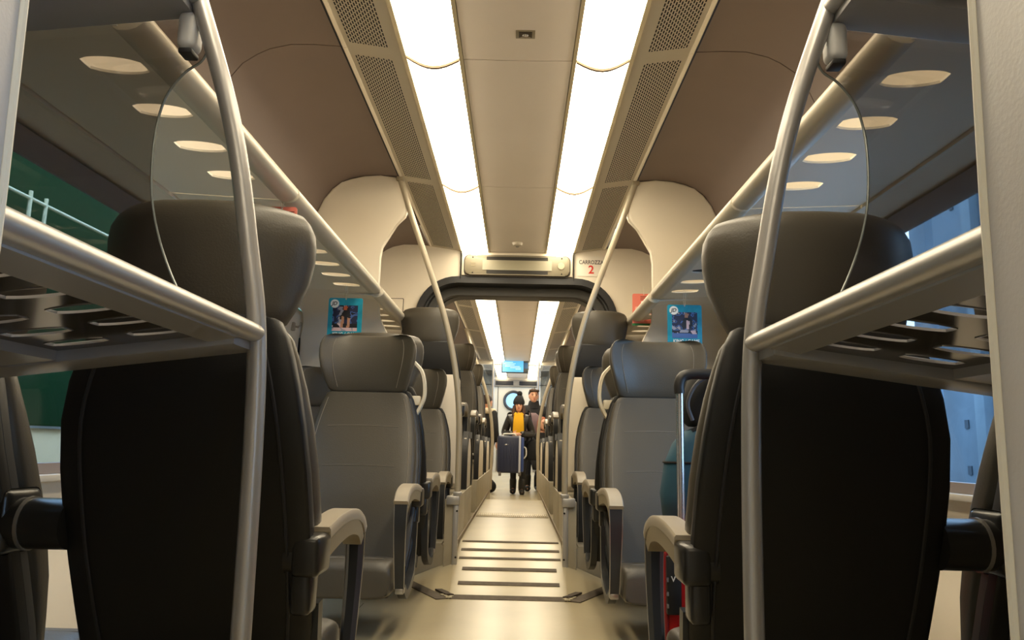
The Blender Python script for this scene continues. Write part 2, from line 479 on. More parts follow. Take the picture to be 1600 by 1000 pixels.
# ------------------------------------------------------------------ overhead racks
def zr(x): return 1.690+.020*(x-.905)/.42
rail_prof = [(.833,1.712),(.836,1.727),(.846,1.74),(.862,1.747),(.880,1.745),(.898,1.735),(.908,1.715),(.908,1.688),(.895,1.680),(.872,1.680),(.852,1.687),(.839,1.698)]
def rack(y0, y1, s, label):
    t = thing('overhead_rack', label, 'luggage rack', (s*1.1,y0,1.69), 0, 'overhead luggage racks')
    MB().prism([(s*x,z) for x,z in rail_prof], 'y', y0+.004, y1-.004, .003).build('rail', railm, t, world=True)
    m = MB(); cells = []
    ys = [1.80+.266*k for k in range(-1,18)]
    hs = [y for y in ys if y-.13 > y0+.01 and y+.13 < y1-.01]
    c0 = (.895,1.33)
    if not hs: hs = []
    prev = y0
    for y in hs:
        cells.append(((c0[0],c0[1],prev,y+.13), (1.003,y,.078,.046))); prev = y+.13
    cells.append(((c0[0],c0[1],prev,y1), None))
    slots(m, c0[0], c0[1], y0, y1, lambda u,v: (s*u,v,zr(u)), cells, .007)
    m.build('slotted_shelf', rackm, t, world=True)
    m = MB()
    n = max(1, int((y1-y0)/1.6))
    for k in range(n+1):
        y = y0+.03+(y1-y0-.06)*k/n
        m.prism([(s*.90,1.698),(s*1.31,1.718),(s*1.31,1.745),(s*.90,1.725)], 'y', y-.008, y+.008)
    m.pieces('bracket', rackm, t, world=True)
    return t
for s in (-1,1):
    rack(1.60, 2.845, s, 'overhead luggage rack on the %s wall, nearest piece, behind the tinted glass screen'%SIDE[s])
    rack(2.855, 4.66, s, 'overhead luggage rack on the %s wall above the facing seats, ending at the cream bulkhead'%SIDE[s])
    rack(4.76, 6.26, s, 'short overhead rack behind the cream bulkhead on the %s, by the gangway wall'%SIDE[s])
    rack(7.15, 10.9, s, 'distant overhead rack beyond the gangway on the %s'%SIDE[s])
# ------------------------------------------------------------------ bulkheads (cream wings) and partitions
for s in (-1,1):
    w = MB()
    out = [(.752,2.420),(.86,2.426),(.96,2.425),(1.05,2.403),(1.10,2.378),(1.16,2.336),(1.21,2.268),(1.243,2.188),(1.262,2.10),(1.29,1.95),(1.32,1.80),(1.33,1.72)]
    inn = [(.745,2.415),(.70,2.26),(.685,2.195),(.695,2.165),(.75,2.11),(.79,2.065),(.815,2.02),(.83,1.97),(.84,1.90),(.84,1.84),(.84,1.79),(.84,1.72)]
    w.prism([(s*x,z) for x,z in out]+[(s*x,z) for x,z in reversed(inn)], 'y', 4.60, 4.655, .012, 3)
    # receding lower part
    prof = [(4.602,1.735,.84),(4.66,1.712,.845),(4.85,1.695,.875),(5.15,1.675,.93),(5.34,1.65,.96),(5.40,1.61,.95),(5.425,1.55,.92),(5.435,1.45,.875),(5.44,1.32,.84),(5.445,1.20,.81)]
    xo = [(1.2,1.55),(1.5,1.54),(1.66,1.50),(1.74,1.33)]
    rings = [[(s*x,y,z),(s*interp(xo,z),y,z),(s*interp(xo,z),y+.04,z+.004),(s*x,y+.04,z+.004)] for y,z,x in prof]
    w.loft(rings)
    o = struct('wall_bulkhead_'+SIDE[s], w, cream, sharp=40)
    p = MB()
    p.prism([(s*.39,.50),(s*.37,.9),(s*.385,1.22),(s*.40,1.262),(s*1.545,1.262),(s*1.545,.50)], 'y', 5.45, 5.49, .008)
    struct('wall_partition_'+SIDE[s], p, cream)
# podiums
for s in (-1,1):
    p = MB()
    p.prism([(s*.335,0),(s*1.545,0),(s*1.545,.20),(s*.40,.20),(s*.40,.19),(s*.335,.19)], 'y', 4.64, 5.40, 0)
    p.b2(s*.325,s*.385,4.60,5.40,.05,.455,.004)
    p.b2(s*.325,s*1.545,5.40,6.24,.05,.455,.004)
    p.b2(s*.325,s*1.545,7.12,10.7,.05,.455,.004)
    o = struct('floor_podium_'+SIDE[s], p, mat('podium_panel',(164,154,132),.45,noise=(5,.14)))
    k = MB(); k.b2(s*.335,s*.305,4.585,4.64,.06,.43,.004); k.build('corner_post', silver, o)
    k = MB(); k.b2(s*.375,s*.298,4.57,4.645,.425,.475,.006); k.build('post_bracket', silver, o)
    k = MB()
    for z in (.13,.39): k.tube([(s*.312,4.58,z),(s*.312,4.588,z)],.006,8)
    k.pieces('screw', darkm, o)
    k = MB(); k.b2(s*.326,s*.318,4.64,10.7,.175,.20,.0); k.build('kick_strip', mat('kick_strip',(120,104,78),.5), o)
# raised seat pedestals with curved dark end
for s in (-1,1):
    for (ya, yb, w) in ((5.62,6.2,'before the gangway wall'),(7.3,8.45,'first past the gangway'),(9.1,10.2,'second past the gangway')):
        t = thing('seat_pedestal', 'cream pedestal panel under the raised %s seats, %s'%(SIDE[s],w), 'seat base', (s*.6,(ya+yb)/2,.455), 0, 'pedestals of the raised seats')
        q = MB(); q.b2(s*.40,s*.92,ya+.04,yb-.04,.456,.625,.01); q.b2(s*.335,s*.358,ya+.02,yb-.02,.456,.82,.006); q.b2(s*.35,s*.41,ya+.1,yb-.1,.456,.60,.004); q.build('base_panel', cream, t, world=True)
        q = MB(); 
        for yy, dd in ((ya,-1),(yb,1)):
            pts = smooth_path([(s*.347,yy+dd*.02,.46),(s*.347,yy+dd*.02,.62),(s*.347,yy-dd*.01,.76),(s*.347,yy-dd*.12,.845)],5)
            q.sweep(pts, [(-.03,-.022),(.03,-.022),(.03,.022),(-.03,.022)], up=(1,0,0))
        q.pieces('curved_edge', shellm, t, world=True)
# ------------------------------------------------------------------ grab poles at the ramp
def curve_pole(s, y, tab, r=.018):
    pts = smooth_path([(s*x,y,z) for z,x in tab], 6)
    return MB().tube(pts, r, 14, up=(0,1,0))
tabF = [(2.40,.735),(2.15,.648),(1.92,.563),(1.70,.483),(1.52,.423),(1.32,.372),(1.13,.338),(.95,.32),(.75,.314),(.475,.314)]
for s in (-1,1):
    t = thing('grab_pole', 'curved silver grab pole standing on the %s post at the ramp, reaching the ceiling'%SIDE[s], 'grab pole', (s*.312,4.61,.475), 0, 'curved grab poles')
    curve_pole(s, 4.605, tabF).build('pole', mat('pole_beige',(176,166,146),.42,metal=.25), t, world=True)
    MB().box((s*.737,4.605,2.405),(.045,.045,.03),.008).build('ceiling_bracket', mat('bracket_beige',(150,138,116),.4), t, world=True)
    MB().b2(s*.29,s*.338,4.58,4.63,.475,.50,.006).build('foot', silver, t, world=True)
    t = thing('grab_pole', 'thin distant curved grab pole on the %s past the gangway'%SIDE[s], 'grab pole', (s*.36,10.75,.17), 0, 'curved grab poles')
    tb = tabF[:-1]+[(.50,.325),(.175,.33)]
    curve_pole(s, 10.78, tb, .022).build('pole', mat('pole_beige',(176,166,146)), t, world=True)
# ------------------------------------------------------------------ gangway end wall
def arch_pts(hw, ztop, rad, z0, n=8):
    P = [(-hw,z0)]
    for k in range(n+1):
        a = PI-PI/2*k/n; P.append((-hw+rad+rad*math.cos(a), ztop-rad+rad*math.sin(a)))
    for k in range(n+1):
        a = PI/2-PI/2*k/n; P.append((hw-rad+rad*math.cos(a), ztop-rad+rad*math.sin(a)))
    P.append((hw,z0)); return P
def arch_wall(y0, y1, hw, ztop, rad):
    m = MB(); inner = arch_pts(hw, ztop, rad, .17)
    outer = []
    for (x,z) in inner:
        a = math.atan2(z-1.5, x)
        outer.append((x,z))
    n = len(inner)
    O = [(-1.42,.05)]+[( -1.42, .3+ (2.6-.3)*k/8) for k in range(1,9)]
    # build as simple pieces: left block, right block, top block
    pts_l = [(-1.58,.05),(-hw,.05)]+[p for p in inner[1:2+8]]+[(0,ztop),(0,2.6),(-1.58,2.6)]
    pts_r = [(-x,z) for x,z in reversed(pts_l)]
    m.prism(pts_l, 'y', y0, y1); m.prism(pts_r, 'y', y0, y1)
    return m
m = arch_wall(6.29, 6.34, .835, 2.155, .34)
struct('wall_end', m, cream)
m = arch_wall(7.0, 7.05, .80, 2.16, .30)
struct('wall_gangway_far', m, cream)
t = thing('gangway_surround', 'dark rounded rubber gangway frame around the passage in the cream end wall', 'gangway', (0,6.29,.17))
def arch_ring(y0, y1, hw, zt, rad, w, mt, name):
    A = arch_pts(hw, zt, rad, .17, 10); B = arch_pts(hw-w, zt-w, max(.05,rad-w), .17, 10)
    mb = MB(); n = len(A)
    rings = []
    for a, b in zip(A, B):
        rings.append([(a[0],y0,a[1]),(b[0],y0,b[1]),(b[0],y1,b[1]),(a[0],y1,a[1])])
    mb.loft(rings); return mb.build(name, mt, t, world=True)
arch_ring(6.265, 6.345, .84, 2.16, .35, .055, rubber, 'outer_frame')
arch_ring(6.34, 6.56, .79, 2.13, .32, .02, mat('bellows',(52,52,52),.6), 'bellows')
arch_ring(6.42, 6.50, .785, 2.10, .30, .07, mat('inner_frame',(74,72,68),.5), 'inner_ring')
arch_ring(6.56, 6.99, .80, 2.165, .32, .02, rubber, 'tunnel_lining')
arch_ring(6.90, 7.06, .79, 2.15, .30, .04, mat('far_lip',(92,90,84),.45), 'far_ring')
MB().b2(-.6,.6,6.62,6.98,2.125,2.145,.005).build('tunnel_ceiling', rubber, t, world=True)
# gangway floor plate with ribbed grating
t = thing('gangway_plate', 'ribbed metal threshold plate across the aisle floor at the gangway', 'floor plate', (0,6.9,.17))
MB().b2(-.31,.31,6.72,7.08,.1705,.176,.002).build('plate', mat('thresh',(150,138,112),.4,metal=.3), t, world=True)
q = MB()
for k in range(34): q.b2(-.29+k*.0173,-.29+k*.0173+.009,6.76,6.98,.176,.183)
q.build('rib', mat('rib',(186,172,140),.4,metal=.3), t, world=True)
# header with display housing
m = MB()
for x in (-.472,.472): m.b2(x-.004,x+.004,6.262,6.292,2.14,2.39)
struct('trim_6', m, darkm)
t = thing('header_panel', 'cream header panel above the gangway, between the light strips', 'panel', (0,6.27,2.16))
MB().prism([(-.462,2.168),(.462,2.168),(.462,2.368),(-.462,2.368)], 'y', 6.255, 6.289, .006).build('panel', cream, t, world=True)
t = thing('destination_display', 'rounded passenger display box with pale screen above the gangway', 'display', (0,6.255,2.25))
def rrect(hw, hh, r, n=5, cx=0, cz=0):
    P = []
    for (sx,sz,a0) in ((1,1,0),(-1,1,PI/2),(-1,-1,PI),(1,-1,3*PI/2)):
        for k in range(n+1):
            a = a0+PI/2*k/n; P.append((cx+sx*(hw-r)+r*math.cos(a), cz+sz*(hh-r)+r*math.sin(a)))
    return P
MB().prism(rrect(.435,.082,.04), 'y', -.03, 0, .008).build('housing', mat('display_housing',(128,120,100),.5), t)
MB().prism(rrect(.445,.092,.045), 'y', -.006, .0).build('bezel', mat('bezel',(70,62,50),.5), t)
MB().prism(rrect(.255,.072,.004), 'y', -.033, -.029).build('recess', mat('slot_dark',(30,26,20),.6), t)
MB().prism(rrect(.288,.042,.004), 'y', -.036, -.032).build('screen', mat('lcd_off',(150,144,122),.3), t)
MB().loft([[(x*.03+.365,-.033,z*.03+.0) for x,z in [(math.cos(2*PI*k/20),math.sin(2*PI*k/20)) for k in range(20)]],[(x*.027+.365,-.036,z*.027) for x,z in [(math.cos(2*PI*k/20),math.sin(2*PI*k/20)) for k in range(20)]]]).build('speaker', mat('spk',(158,148,124),.5), t)
q = MB()
for x in (-.37,.37):
    for z in (-.066,.066): q.ball((x,-.031,z),(.006,.003,.006),8)
q.pieces('screw', darkm, t)
q = MB()
for z in (-.008,.004,.016): q.b2(-.385,-.35,-.033,-.03,z,z+.004)
q.pieces('sensor_slot', mat('sens',(150,138,110),.5), t)
# carriage number
t = thing('carriage_sign', 'white carriage number sticker reading CARROZZA and a red 2 beside the gangway', 'sign', (.62,6.287,2.27))
MB().prism(rrect(.115,.085,.006), 'y', -.002, .0).build('sticker', mat('sticker',(228,220,206),.45), t)
text_part('lettering', 'CARROZZA', .047, mat('ink',(90,84,80),.5), t, (0,-.003,.033), sx=.82)
text_part('numeral', '2', .098, mat('red_ink',(206,44,30),.5), t, (0,-.003,-.032))
# access hatch
t = thing('access_hatch', 'small cream service hatch with keyhole on the left of the gangway wall', 'hatch', (-1.03,6.288,1.70))
MB().prism(rrect(.085,.26,.006), 'y', -.004, 0).build('door', cream, t)
MB().prism(rrect(.09,.265,.008), 'y', -.0015, 0).build('gap', darkm, t)
MB().tube([(0,-.004,.17),(0,-.009,.17)],.022,16,up=(1,0,0)).build('lock_ring', capm, t)
MB().tube([(0,-.009,.17),(0,-.011,.17)],.009,12,up=(1,0,0)).build('keyhole', darkm, t)
# ------------------------------------------------------------------ train seats
hwS = [(.20,.245),(.32,.262),(.45,.268),(.60,.269),(.75,.265),(.86,.248),(.93,.230),(.98,.214),(1.02,.192)]
rear = [(.20,-.12),(.35,-.06),(.50,.0),(.65,.06),(.8,.108),(.9,.122),(1.02,.115)]
frontB = [(.24,-.225),(.35,-.205),(.50,-.175),(.65,-.125),(.80,-.07),(.92,-.025),(1.01,-.005)]
def lofted(zs, hw, yr, yf, n=5., N=40, bend=None):
    R = []
    for z in zs:
        a, b = yf(z), yr(z)
        R.append(ring(0,(a+b)/2,z,hw(z),(b-a)/2,n,N, bend(z) if bend else 0.))
    return R
def make_seat(arm, handle=False, hub_only=False):
    t = thing('passenger_chair', '', 'train seat')
    zs = [.20,.26,.32,.4,.5,.6,.7,.8,.88,.94,.98,1.015,1.02]
    m = MB(); m.loft(lofted(zs, lambda z: interp(hwS,z)*(1 if z<1.018 else .97), lambda z: interp(rear,z), lambda z: interp(rear,z)-.05, 7))
    sh = m.build('shell', shellm, t)
    q = MB()   # raised piping lines on the rear of the shell
    for s in (-1,1):
        q.tube(smooth_path([(s*(interp(hwS,z)-.05),interp(rear,z)+.001,z) for z in (.22,.4,.6,.8,.95,1.0)],4), .004, 6)
    q.pieces('seam_line', mat('seam_dark',(40,40,44),.45), sh)
    zs2 = [.24,.3,.4,.5,.6,.7,.8,.88,.94,.985]
    m = MB(); m.loft(lofted(zs2, lambda z: interp(hwS,z)-.008, lambda z: interp(rear,z)-.045, lambda z: interp(rear,z)-.085, 8))
    m.build('side_trim', trimm, t)
    zs3 = [.26,.3,.4,.5,.6,.7,.8,.88,.94,.985,1.0,1.008]
    def hb(z):
        k = min(1, .9+.1*(z-.26)/.3)
        k = k if z < .99 else (.985 if z<1.005 else .95)
        return (interp(hwS,z)-.012)*k
    m = MB(); m.loft(lofted(zs3, hb, lambda z: interp(rear,z)-.08, lambda z: interp(frontB,z), 4.2, 44, lambda z: .012))
    bk = m.build('backrest', leather, t, 50)
    q = MB()
    for z, h in ((.845,.165),(.665,.165)):
        q.tube([(x,interp(frontB,z)+.001-.012*(abs(x)/hb(z))**3,z+.006*math.cos(x*8)) for x in [h*(-1+2*k/12) for k in range(13)]], .0013 if z>.7 else .0008, 6, up=(0,0,1))
    q.pieces('stitching', stitchm if True else 0, bk)
    q = MB()
    for s in (-1,1):
        pts = []
        for z in (.30,.4,.5,.6,.7,.8,.88,.94,.98):
            cyc = (interp(frontB,z)+interp(rear,z)-.08)/2; hy = (interp(rear,z)-.08-interp(frontB,z))/2
            th = 1.22*PI
            c_, s_ = math.cos(th), math.sin(th)
            x = hb(z)*abs(c_)**(2/4.2); y = -hy*abs(s_)**(2/4.2)
            pts.append((s*x, cyc+y-.012*(x/hb(z))**3-.001, z))
        q.tube(smooth_path(pts,3), .0014, 6)
    q.pieces('piping', stitchm, bk)
    # headrest with forward wings
    hwH = [(1.012,.172),(1.022,.186),(1.06,.200),(1.12,.218),(1.17,.228),(1.205,.230),(1.235,.227),(1.26,.216),(1.274,.204),(1.281,.186),(1.285,.155)]
    zh = [a for a,_ in hwH]
    thick = [(1.012,.04),(1.03,.05),(1.15,.055),(1.23,.05),(1.268,.036),(1.281,.022),(1.285,.01)]
    cyH = [(1.0,.055),(1.15,.055),(1.3,.065)]
    m = MB(); m.loft([ring(0,interp(cyH,z),z,interp(hwH,z),interp(thick,z),4.5,48,.085*min(1,(z-.95)/.15)) for z in zh])
    hd = m.build('headrest', leather, t, 50)
    q = MB()
    for s in (-1,1):
        pts = []
        for z in (1.03,1.1,1.16,1.21,1.24,1.262):
            x = .74*interp(hwH,z); y = interp(cyH,z)-interp(thick,z)*(1-.74**4.5)**(1/4.5)-.085*min(1,(z-.95)/.15)*.74**3
            pts.append((s*x,y-.0005,z))
        q.tube(smooth_path(pts,4), .0013, 6)
    q.pieces('stitching', stitchm, hd)
    MB().b2(-.17,.17,.02,.10,.995,1.03,.008).build('neck_bracket', rubber, t)
    # cushion
    m = MB()
    rows = []
    for y, zt, zb, hx in ((-.13,.285,.19,.215),(-.2,.285,.17,.222),(-.3,.295,.165,.228),(-.40,.310,.16,.232),(-.47,.310,.158,.233),(-.500,.303,.160,.232),(-.516,.290,.164,.229),(-.522,.27,.172,.224),(-.522,.20,.178,.222)):
        c_ = []
        for k in range(32):
            a = 2*PI*k/32; cx, sx = math.cos(a), math.sin(a)
            c_.append((hx*math.copysign(abs(cx)**.3,cx), y, (zt+zb)/2+(zt-zb)/2*math.copysign(abs(sx)**.36,sx)))
        rows.append(c_)
    m.loft(rows); cu = m.build('seat_cushion', leather, t, 50)
    q = MB()
    q.tube([(-.19,-.44,.3085),(0,-.44,.31),(.19,-.44,.3085)], .0016, 6, up=(0,0,1))
    q.pieces('stitching', stitchm, cu)
    q = MB(); q.tube([(-.235,-.02,.19),(.235,-.02,.19)], .03, 12, up=(0,0,1)); q.b2(-.2,.2,-.34,-.04,.135,.172,.01)
    q.build('support_beam', mat('support',(50,48,46),.5), t)
    # armrest
    if hub_only:
        e = MB(); e.tube([(arm*.20,.01,.64),(arm*.24,.01,.64),(arm*.245,.01,.64),(arm*.405,.01,.64)],[.062,.062,.055,.055],24,up=(0,0,1))
        e.box((arm*.262,.0,.645),(.03,.13,.14),.02,3)
        hb_ = e.build('armrest_hub', hubm, t)
        MB().tube([(arm*.298,.01,.64),(arm*.306,.01,.64)],.0585,24,up=(0,0,1)).build('hub_ring', chrome, hb_)
        return t
    ax = arm*.260
    e = MB()
    path = smooth_path([(ax,-.03,.585),(ax,-.14,.600),(ax,-.26,.606),(ax,-.36,.598),(ax,-.43,.578),(ax,-.462,.552)],5)
    e.sweep(path, [(-.030,-.011),(-.028,-.014),(.028,-.014),(.030,-.011),(.030,.008),(.026,.013),(-.026,.013),(-.030,.008)])
    am = e.build('armrest', capm, t, 50); am.location = (0,-.05,-.018)
    e = MB()
    path = smooth_path([(ax,-.03,.562),(ax,-.16,.576),(ax,-.28,.578),(ax,-.38,.560),(ax,-.43,.525)],5)
    e.sweep(path, [(-.025,-.015),(.025,-.015),(.028,.012),(-.028,.012)], scale=[(1,1+1.2*(1-i/(len(path)-1))) for i in range(len(path))])
    e.build('underside', mat('armrest_under',(140,128,104),.4), am)
    e = MB()
    path = smooth_path([(ax,-.445,.55),(ax,-.452,.48),(ax,-.445,.40),(ax,-.425,.31),(ax,-.40,.215)],5)
    n = len(path)
    e.sweep(path, [(-.013,-.008),(.013,-.008),(.027,.012),(-.027,.012)], up=(0,-1,0), scale=[(1-.28*i/(n-1),1-.3*i/(n-1)) for i in range(n)])
    e.build('strut', strutm, am)
    e = MB()
    for sx in (-1,1):
        e.sweep([(p[0]+sx*.0268*(1-.28*i/(n-1)),p[1]-.011,p[2]) for i,p in enumerate(path)], [(-.0014,-.002),(.0014,-.002),(.0014,.002),(-.0014,.002)], up=(0,-1,0))
    e.b2(ax-.018,ax+.018,-.41,-.365,.192,.215,.005)
    e.pieces('strut_edge', chrome, am)
    e = MB()
    e.box((ax,.015,.545),(.062,.115,.085),.014,3); e.box((ax-arm*.008,.03,.47),(.045,.07,.09),.012,3)
    e.tube([(ax-arm*.05,.03,.54),(ax+arm*.022,.03,.54)],.036,20,up=(0,0,1))
    e.build('hub', hubm, am)
    e = MB()
    path = smooth_path([(ax,-.36,.21),(ax,-.28,.17),(ax,-.16,.19),(ax,-.06,.25),(ax,-.03,.44)],5)
    e.sweep(path, [(-.018,-.016),(.018,-.016),(.018,.016),(-.018,.016)], up=(1,0,0))
    e.build('lower_frame', strutm, am)
    if handle:
        hx = arm
        h = MB()
        path = smooth_path([(hx*.205,.10,1.165),(hx*.245,.10,1.12),(hx*.262,.10,1.05),(hx*.258,.10,.98),(hx*.22,.10,.90)],6)
        h.sweep(path, [(-.006,-.02),(.006,-.02),(.010,0),(.006,.02),(-.006,.02),(-.010,0)], up=(0,1,0))
        h.b2(hx*.19,hx*.245,.085,.115,.955,1.0,.005)
        h.build('grab_handle', mat('handle_cream',(214,204,182),.4), t)
    return t
GRP = 'grey leather train seats'
seatP = {1: make_seat(1), -1: make_seat(-1)}
seatH = {1: make_seat(1,True), -1: make_seat(-1,True)}
used = set()
seatU = {1: make_seat(1,False,True), -1: make_seat(-1,False,True)}
def place(x, y, z, away, label, handle=False, hub=False):
    s = 1 if x > 0 else -1
    arm = -s if not away else s      # local aisle side
    P = (seatU if hub else seatH if handle else seatP)[arm]
    rz = PI if away else 0
    if P not in used:
        used.add(P); P.location = (x,y,z); P.rotation_euler = (0,0,rz); P['label'] = label; P['group'] = GRP
        return P
    return dup(P, (x,y,z), rz, label, GRP)
for s in (-1,1):
    n = SIDE[s]
    q = place(s*.683, 1.735, -.02, True, 'large near aisle seat seen from behind at its black shell, behind the %s luggage rack'%n)
    q.scale = (1.0,1,1.03)
    for c_ in kids(q):
        if c_.name.startswith(('headrest','neck_bracket')): c_.location.x = -s*.014; c_.scale.x = 1.04
    place(s*1.30, 1.74, -.06, True, 'near window seat on the %s, only its dark inner edge beyond the rack shelf'%n, False, True).scale = (.88,1,1)
    place(s*.69, 3.66, 0, False, 'aisle seat on the %s facing the camera with cream grab handle at its shoulder'%n, True)
    place(s*1.285, 3.66, 0, False, 'window seat on the %s facing the camera, mostly hidden by the near seat'%n)
    place(s*.69, 3.93, 0, True, 'aisle seat on the %s standing back to back with the facing aisle seat'%n)
    place(s*.69, 5.29, 0, False, 'low aisle seat on the %s against the cream partition beside the ramp post'%n)
    place(s*1.285, 5.29, 0, False, 'low window seat on the %s in the corner of the cream partition'%n)
    place(s*.635, 5.72, .495, True, 'raised seat on the %s seen from behind above the cream partition'%n).scale = (.92,1,1)
    place(s*.62, 7.72, .50, False, 'small distant seat on the %s, first one past the gangway'%n).scale = (.9,1,1)
    place(s*.62, 8.02, .50, True, 'small distant seat on the %s, dark back turned to the first seat past the gangway'%n).scale = (.9,1,1)
    place(s*.62, 9.72, .50, False, 'tiny distant seat on the %s, the farthest before the standing passengers'%n).scale = (.9,1,1)
# ------------------------------------------------------------------ near luggage racks with glass screens
tabN = [(2.40,.90),(2.05,.80),(1.698,.668),(1.408,.571),(1.136,.515),(.98,.49),(.77,.480),(.41,.476),(0,.476)]
def shelf(t, s, xt, zt, xin, xout, slope, label, rows):
    zp = lambda x: zt-.012-slope*(x-xt)
    m = MB(); m.tube([(s*xt,.70,zt),(s*xt,.9,zt),(s*xt,1.3,zt),(s*xt,1.5,zt)], .0185, 16, up=(0,0,1))
    tu = m.build('shelf_tube', silver, t, world=True)
    m = MB()
    y0, y1 = .70, 1.40
    prev = None; cells = []
    for (u, hu, ys), (ua, ub) in rows:
        p = y0
        for y in ys:
            cells.append(((ua,ub,p,y+.056), (u,y,hu,.026))); p = y+.056
        cells.append(((ua,ub,p,y1), None))
    rm = MB(); slots(m, xin, xout, y0, y1, lambda u,v: (s*u,v,zp(u)), cells, .0025, rm)
    rm.pieces('slot_rim', steel, t, world=True)
    m.build('shelf_plate', platem, t, world=True)
    m = MB()
    L = [(xt+.005,0),(1.36,0)]
    m.prism([(s*(xt+.005),zp(xt)-.022),(s*1.5,zp(1.5)-.022),(s*1.5,zp(1.5)+.014),(s*(xt+.005),zp(xt)+.014)], 'y', 1.40, 1.52, .006)
    m.prism([(s*xout,zp(xout)-.018),(s*(xout+.12),zp(xout+.12)-.018),(s*(xout+.12),zp(xout+.12)+.012),(s*xout,zp(xout)+.012)], 'y', .70, 1.401, .005)
    m.prism([(s*(xout+.12),zp(xout+.12)-.006),(s*1.5,zp(1.5)-.006),(s*1.5,zp(1.5)+.004),(s*(xout+.12),zp(xout+.12)+.004)], 'y', .70, 1.401)
    m.prism([(s*xt,zt-.022),(s*(xt+.055),zp(xt+.055)-.012),(s*(xt+.055),zp(xt+.055)+.0),(s*xt,zt-.004)], 'y', .70, 1.401)
    m.pieces('shelf_frame', shelfm, t, world=True)
for s in (-1,1):
    t = thing('luggage_rack', 'silver luggage rack with slotted shelves, pole and tinted glass screen on the near %s'%SIDE[s], 'luggage rack', (s*.476,1.5,0), 0, 'luggage racks by the entrance')
    curve_pole(s, 1.5, tabN, .019).build('pole', silver, t, world=True)
    shelf(t, s, .49, .978, .535, .82, .125, '', [((.595,.052,[.745,.858,.971,1.085,1.197,1.31]),(.535,.66)), ((.745,.052,[.755,.87,.985,1.10,1.215,1.33]),(.66,.82))])
    shelf(t, s, .672, 1.695, .715, 1.0, .105, '', [((.775,.052,[.745,.858,.971,1.085,1.197,1.31]),(.715,.84)), ((.92,.052,[.755,.87,.985,1.10,1.215,1.33]),(.84,1.0))])
    arc = smooth_path([(.655,1.60),(.668,1.572),(.700,1.547),(.732,1.50),(.748,1.44),(.752,1.36),(.745,1.27),(.725,1.19),(.695,1.115),(.660,1.05),(.62,.985),(.60,.955)],5)
    arc = [(p[0],p[1]) for p in [(a.x,a.y) for a in [Vector((q[0],q[1],0)) for q in arc]]]
    pl = arc+[(1.50,.87),(1.52,1.2),(1.48,1.5),(1.40,1.60),(1.0,1.64),(.70,1.67),(.66,1.65)]
    MB().prism([(s*x,z) for x,z in pl], 'y', 1.535, 1.543).build('glass_screen', tinted, t, world=True)
    MB().tube([(s*x,1.539,z) for x,z in arc], .0028, 8, up=(0,1,0)).build('glass_edge', edgem, t, world=True)
    MB().box((s*.684,1.512,1.622),(.042,.05,.085),.016,4).build('clamp', mat('clamp_grey',(196,196,196),.4), t, world=True)
    MB().box((s*.684,1.512,1.575),(.03,.04,.012),.004).build('clamp_pad', rubber, t, world=True)
# red sticker mark on left pole
o = MB().box((-.462,1.5,.583),(.004,.012,.01),.001).build('sticker_scrap', mat('scrap_red',(206,88,84),.6)); o.location = (0,-.0,0)
tag(o, 'tiny torn pink sticker scrap on the left luggage rack pole', 'sticker')
# ------------------------------------------------------------------ vestibule (around and behind the camera)
edge = [(.462,0),(.464,.6),(.467,1.0),(.472,1.25),(.53,1.55),(.62,1.8),(.75,2.1),(.85,2.40)]
for s in (-1,1):
    m = MB(); m.prism([(s*x,z) for x,z in edge]+[(s*1.58,2.40),(s*1.58,0)], 'y', .345, .70, .008, 3)
    o = struct('wall_vestibule_'+SIDE[s], m, vestm)
    m = MB(); m.tube([(s*(x-.001),.70,z) for x,z in edge], .0045, 8, up=(0,1,0)); m.build('edge_strip', mat('edge_strip',(226,220,205),.3), o)
    # exterior side walls with a glazed door each
    w = MB()
    for (a, b) in ((-2.6,-1.35),(.35,.70)): w.b2(s*1.56,s*1.60,a,b,0,2.6)
    w.b2(s*1.56,s*1.60,-1.35,.35,2.05,2.6); w.b2(s*1.56,s*1.60,-1.35,.35,0,.25)
    struct('wall_entrance_'+SIDE[s], w, cream)
    d = thing('door_%d'%(1 if s<0 else 2), None, None); d['kind'] = 'structure'
    fr = MB()
    for (a,b) in ((-1.35,-1.27),(-.54,-.46),(.27,.35)): fr.b2(s*1.56,s*1.59,a,b,.25,2.05,.005)
    fr.b2(s*1.56,s*1.59,-1.35,.35,.25,.34,.005); fr.b2(s*1.56,s*1.59,-1.35,.35,1.97,2.05,.005)
    fr.pieces('door_frame', silver, d)
    MB().b2(s*1.572,s*1.578,-1.27,.27,.34,1.97).build('door_glass', clear, d)
m = MB(); m.b2(-1.60,1.60,-2.64,-2.6,0,2.6); struct('wall_rear', m, cream)
# ------------------------------------------------------------------ far end
m = MB()
m.b2(-1.60,1.60,18.3,18.35,0,2.6)
struct('wall_far_end', m, mat('end_panel',(190,180,160),.5))
m = MB()
for x in (-.45,.42): m.b2(x-.006,x+.006,18.29,18.3,.17,2.2)
m.b2(-1.4,1.4,18.29,18.3,2.2,2.215)
struct('trim_4', m, darkm)
t = thing('door_3', None, None); t['kind'] = 'structure'
cx, cz = -.08, 1.83
m = MB(); m.tube([(cx+.21*math.cos(2*PI*k/32),18.28,cz+.21*math.sin(2*PI*k/32)) for k in range(33)], .035, 8, up=(0,1,0)); m.build('porthole_frame', rubber, t)
m = MB(); m.loft([[(cx+.20*math.cos(2*PI*k/32),y,cz+.20*math.sin(2*PI*k/32)) for k in range(32)] for y in (18.275,18.285)])
m.build('porthole_light', mat('daylight_pane',(120,170,215),.2,emit=((.28,.55,.86),.55)), t)
t = thing('end_display', 'dark slot display over the door in the far end wall', 'display', (-.02,18.29,2.24))
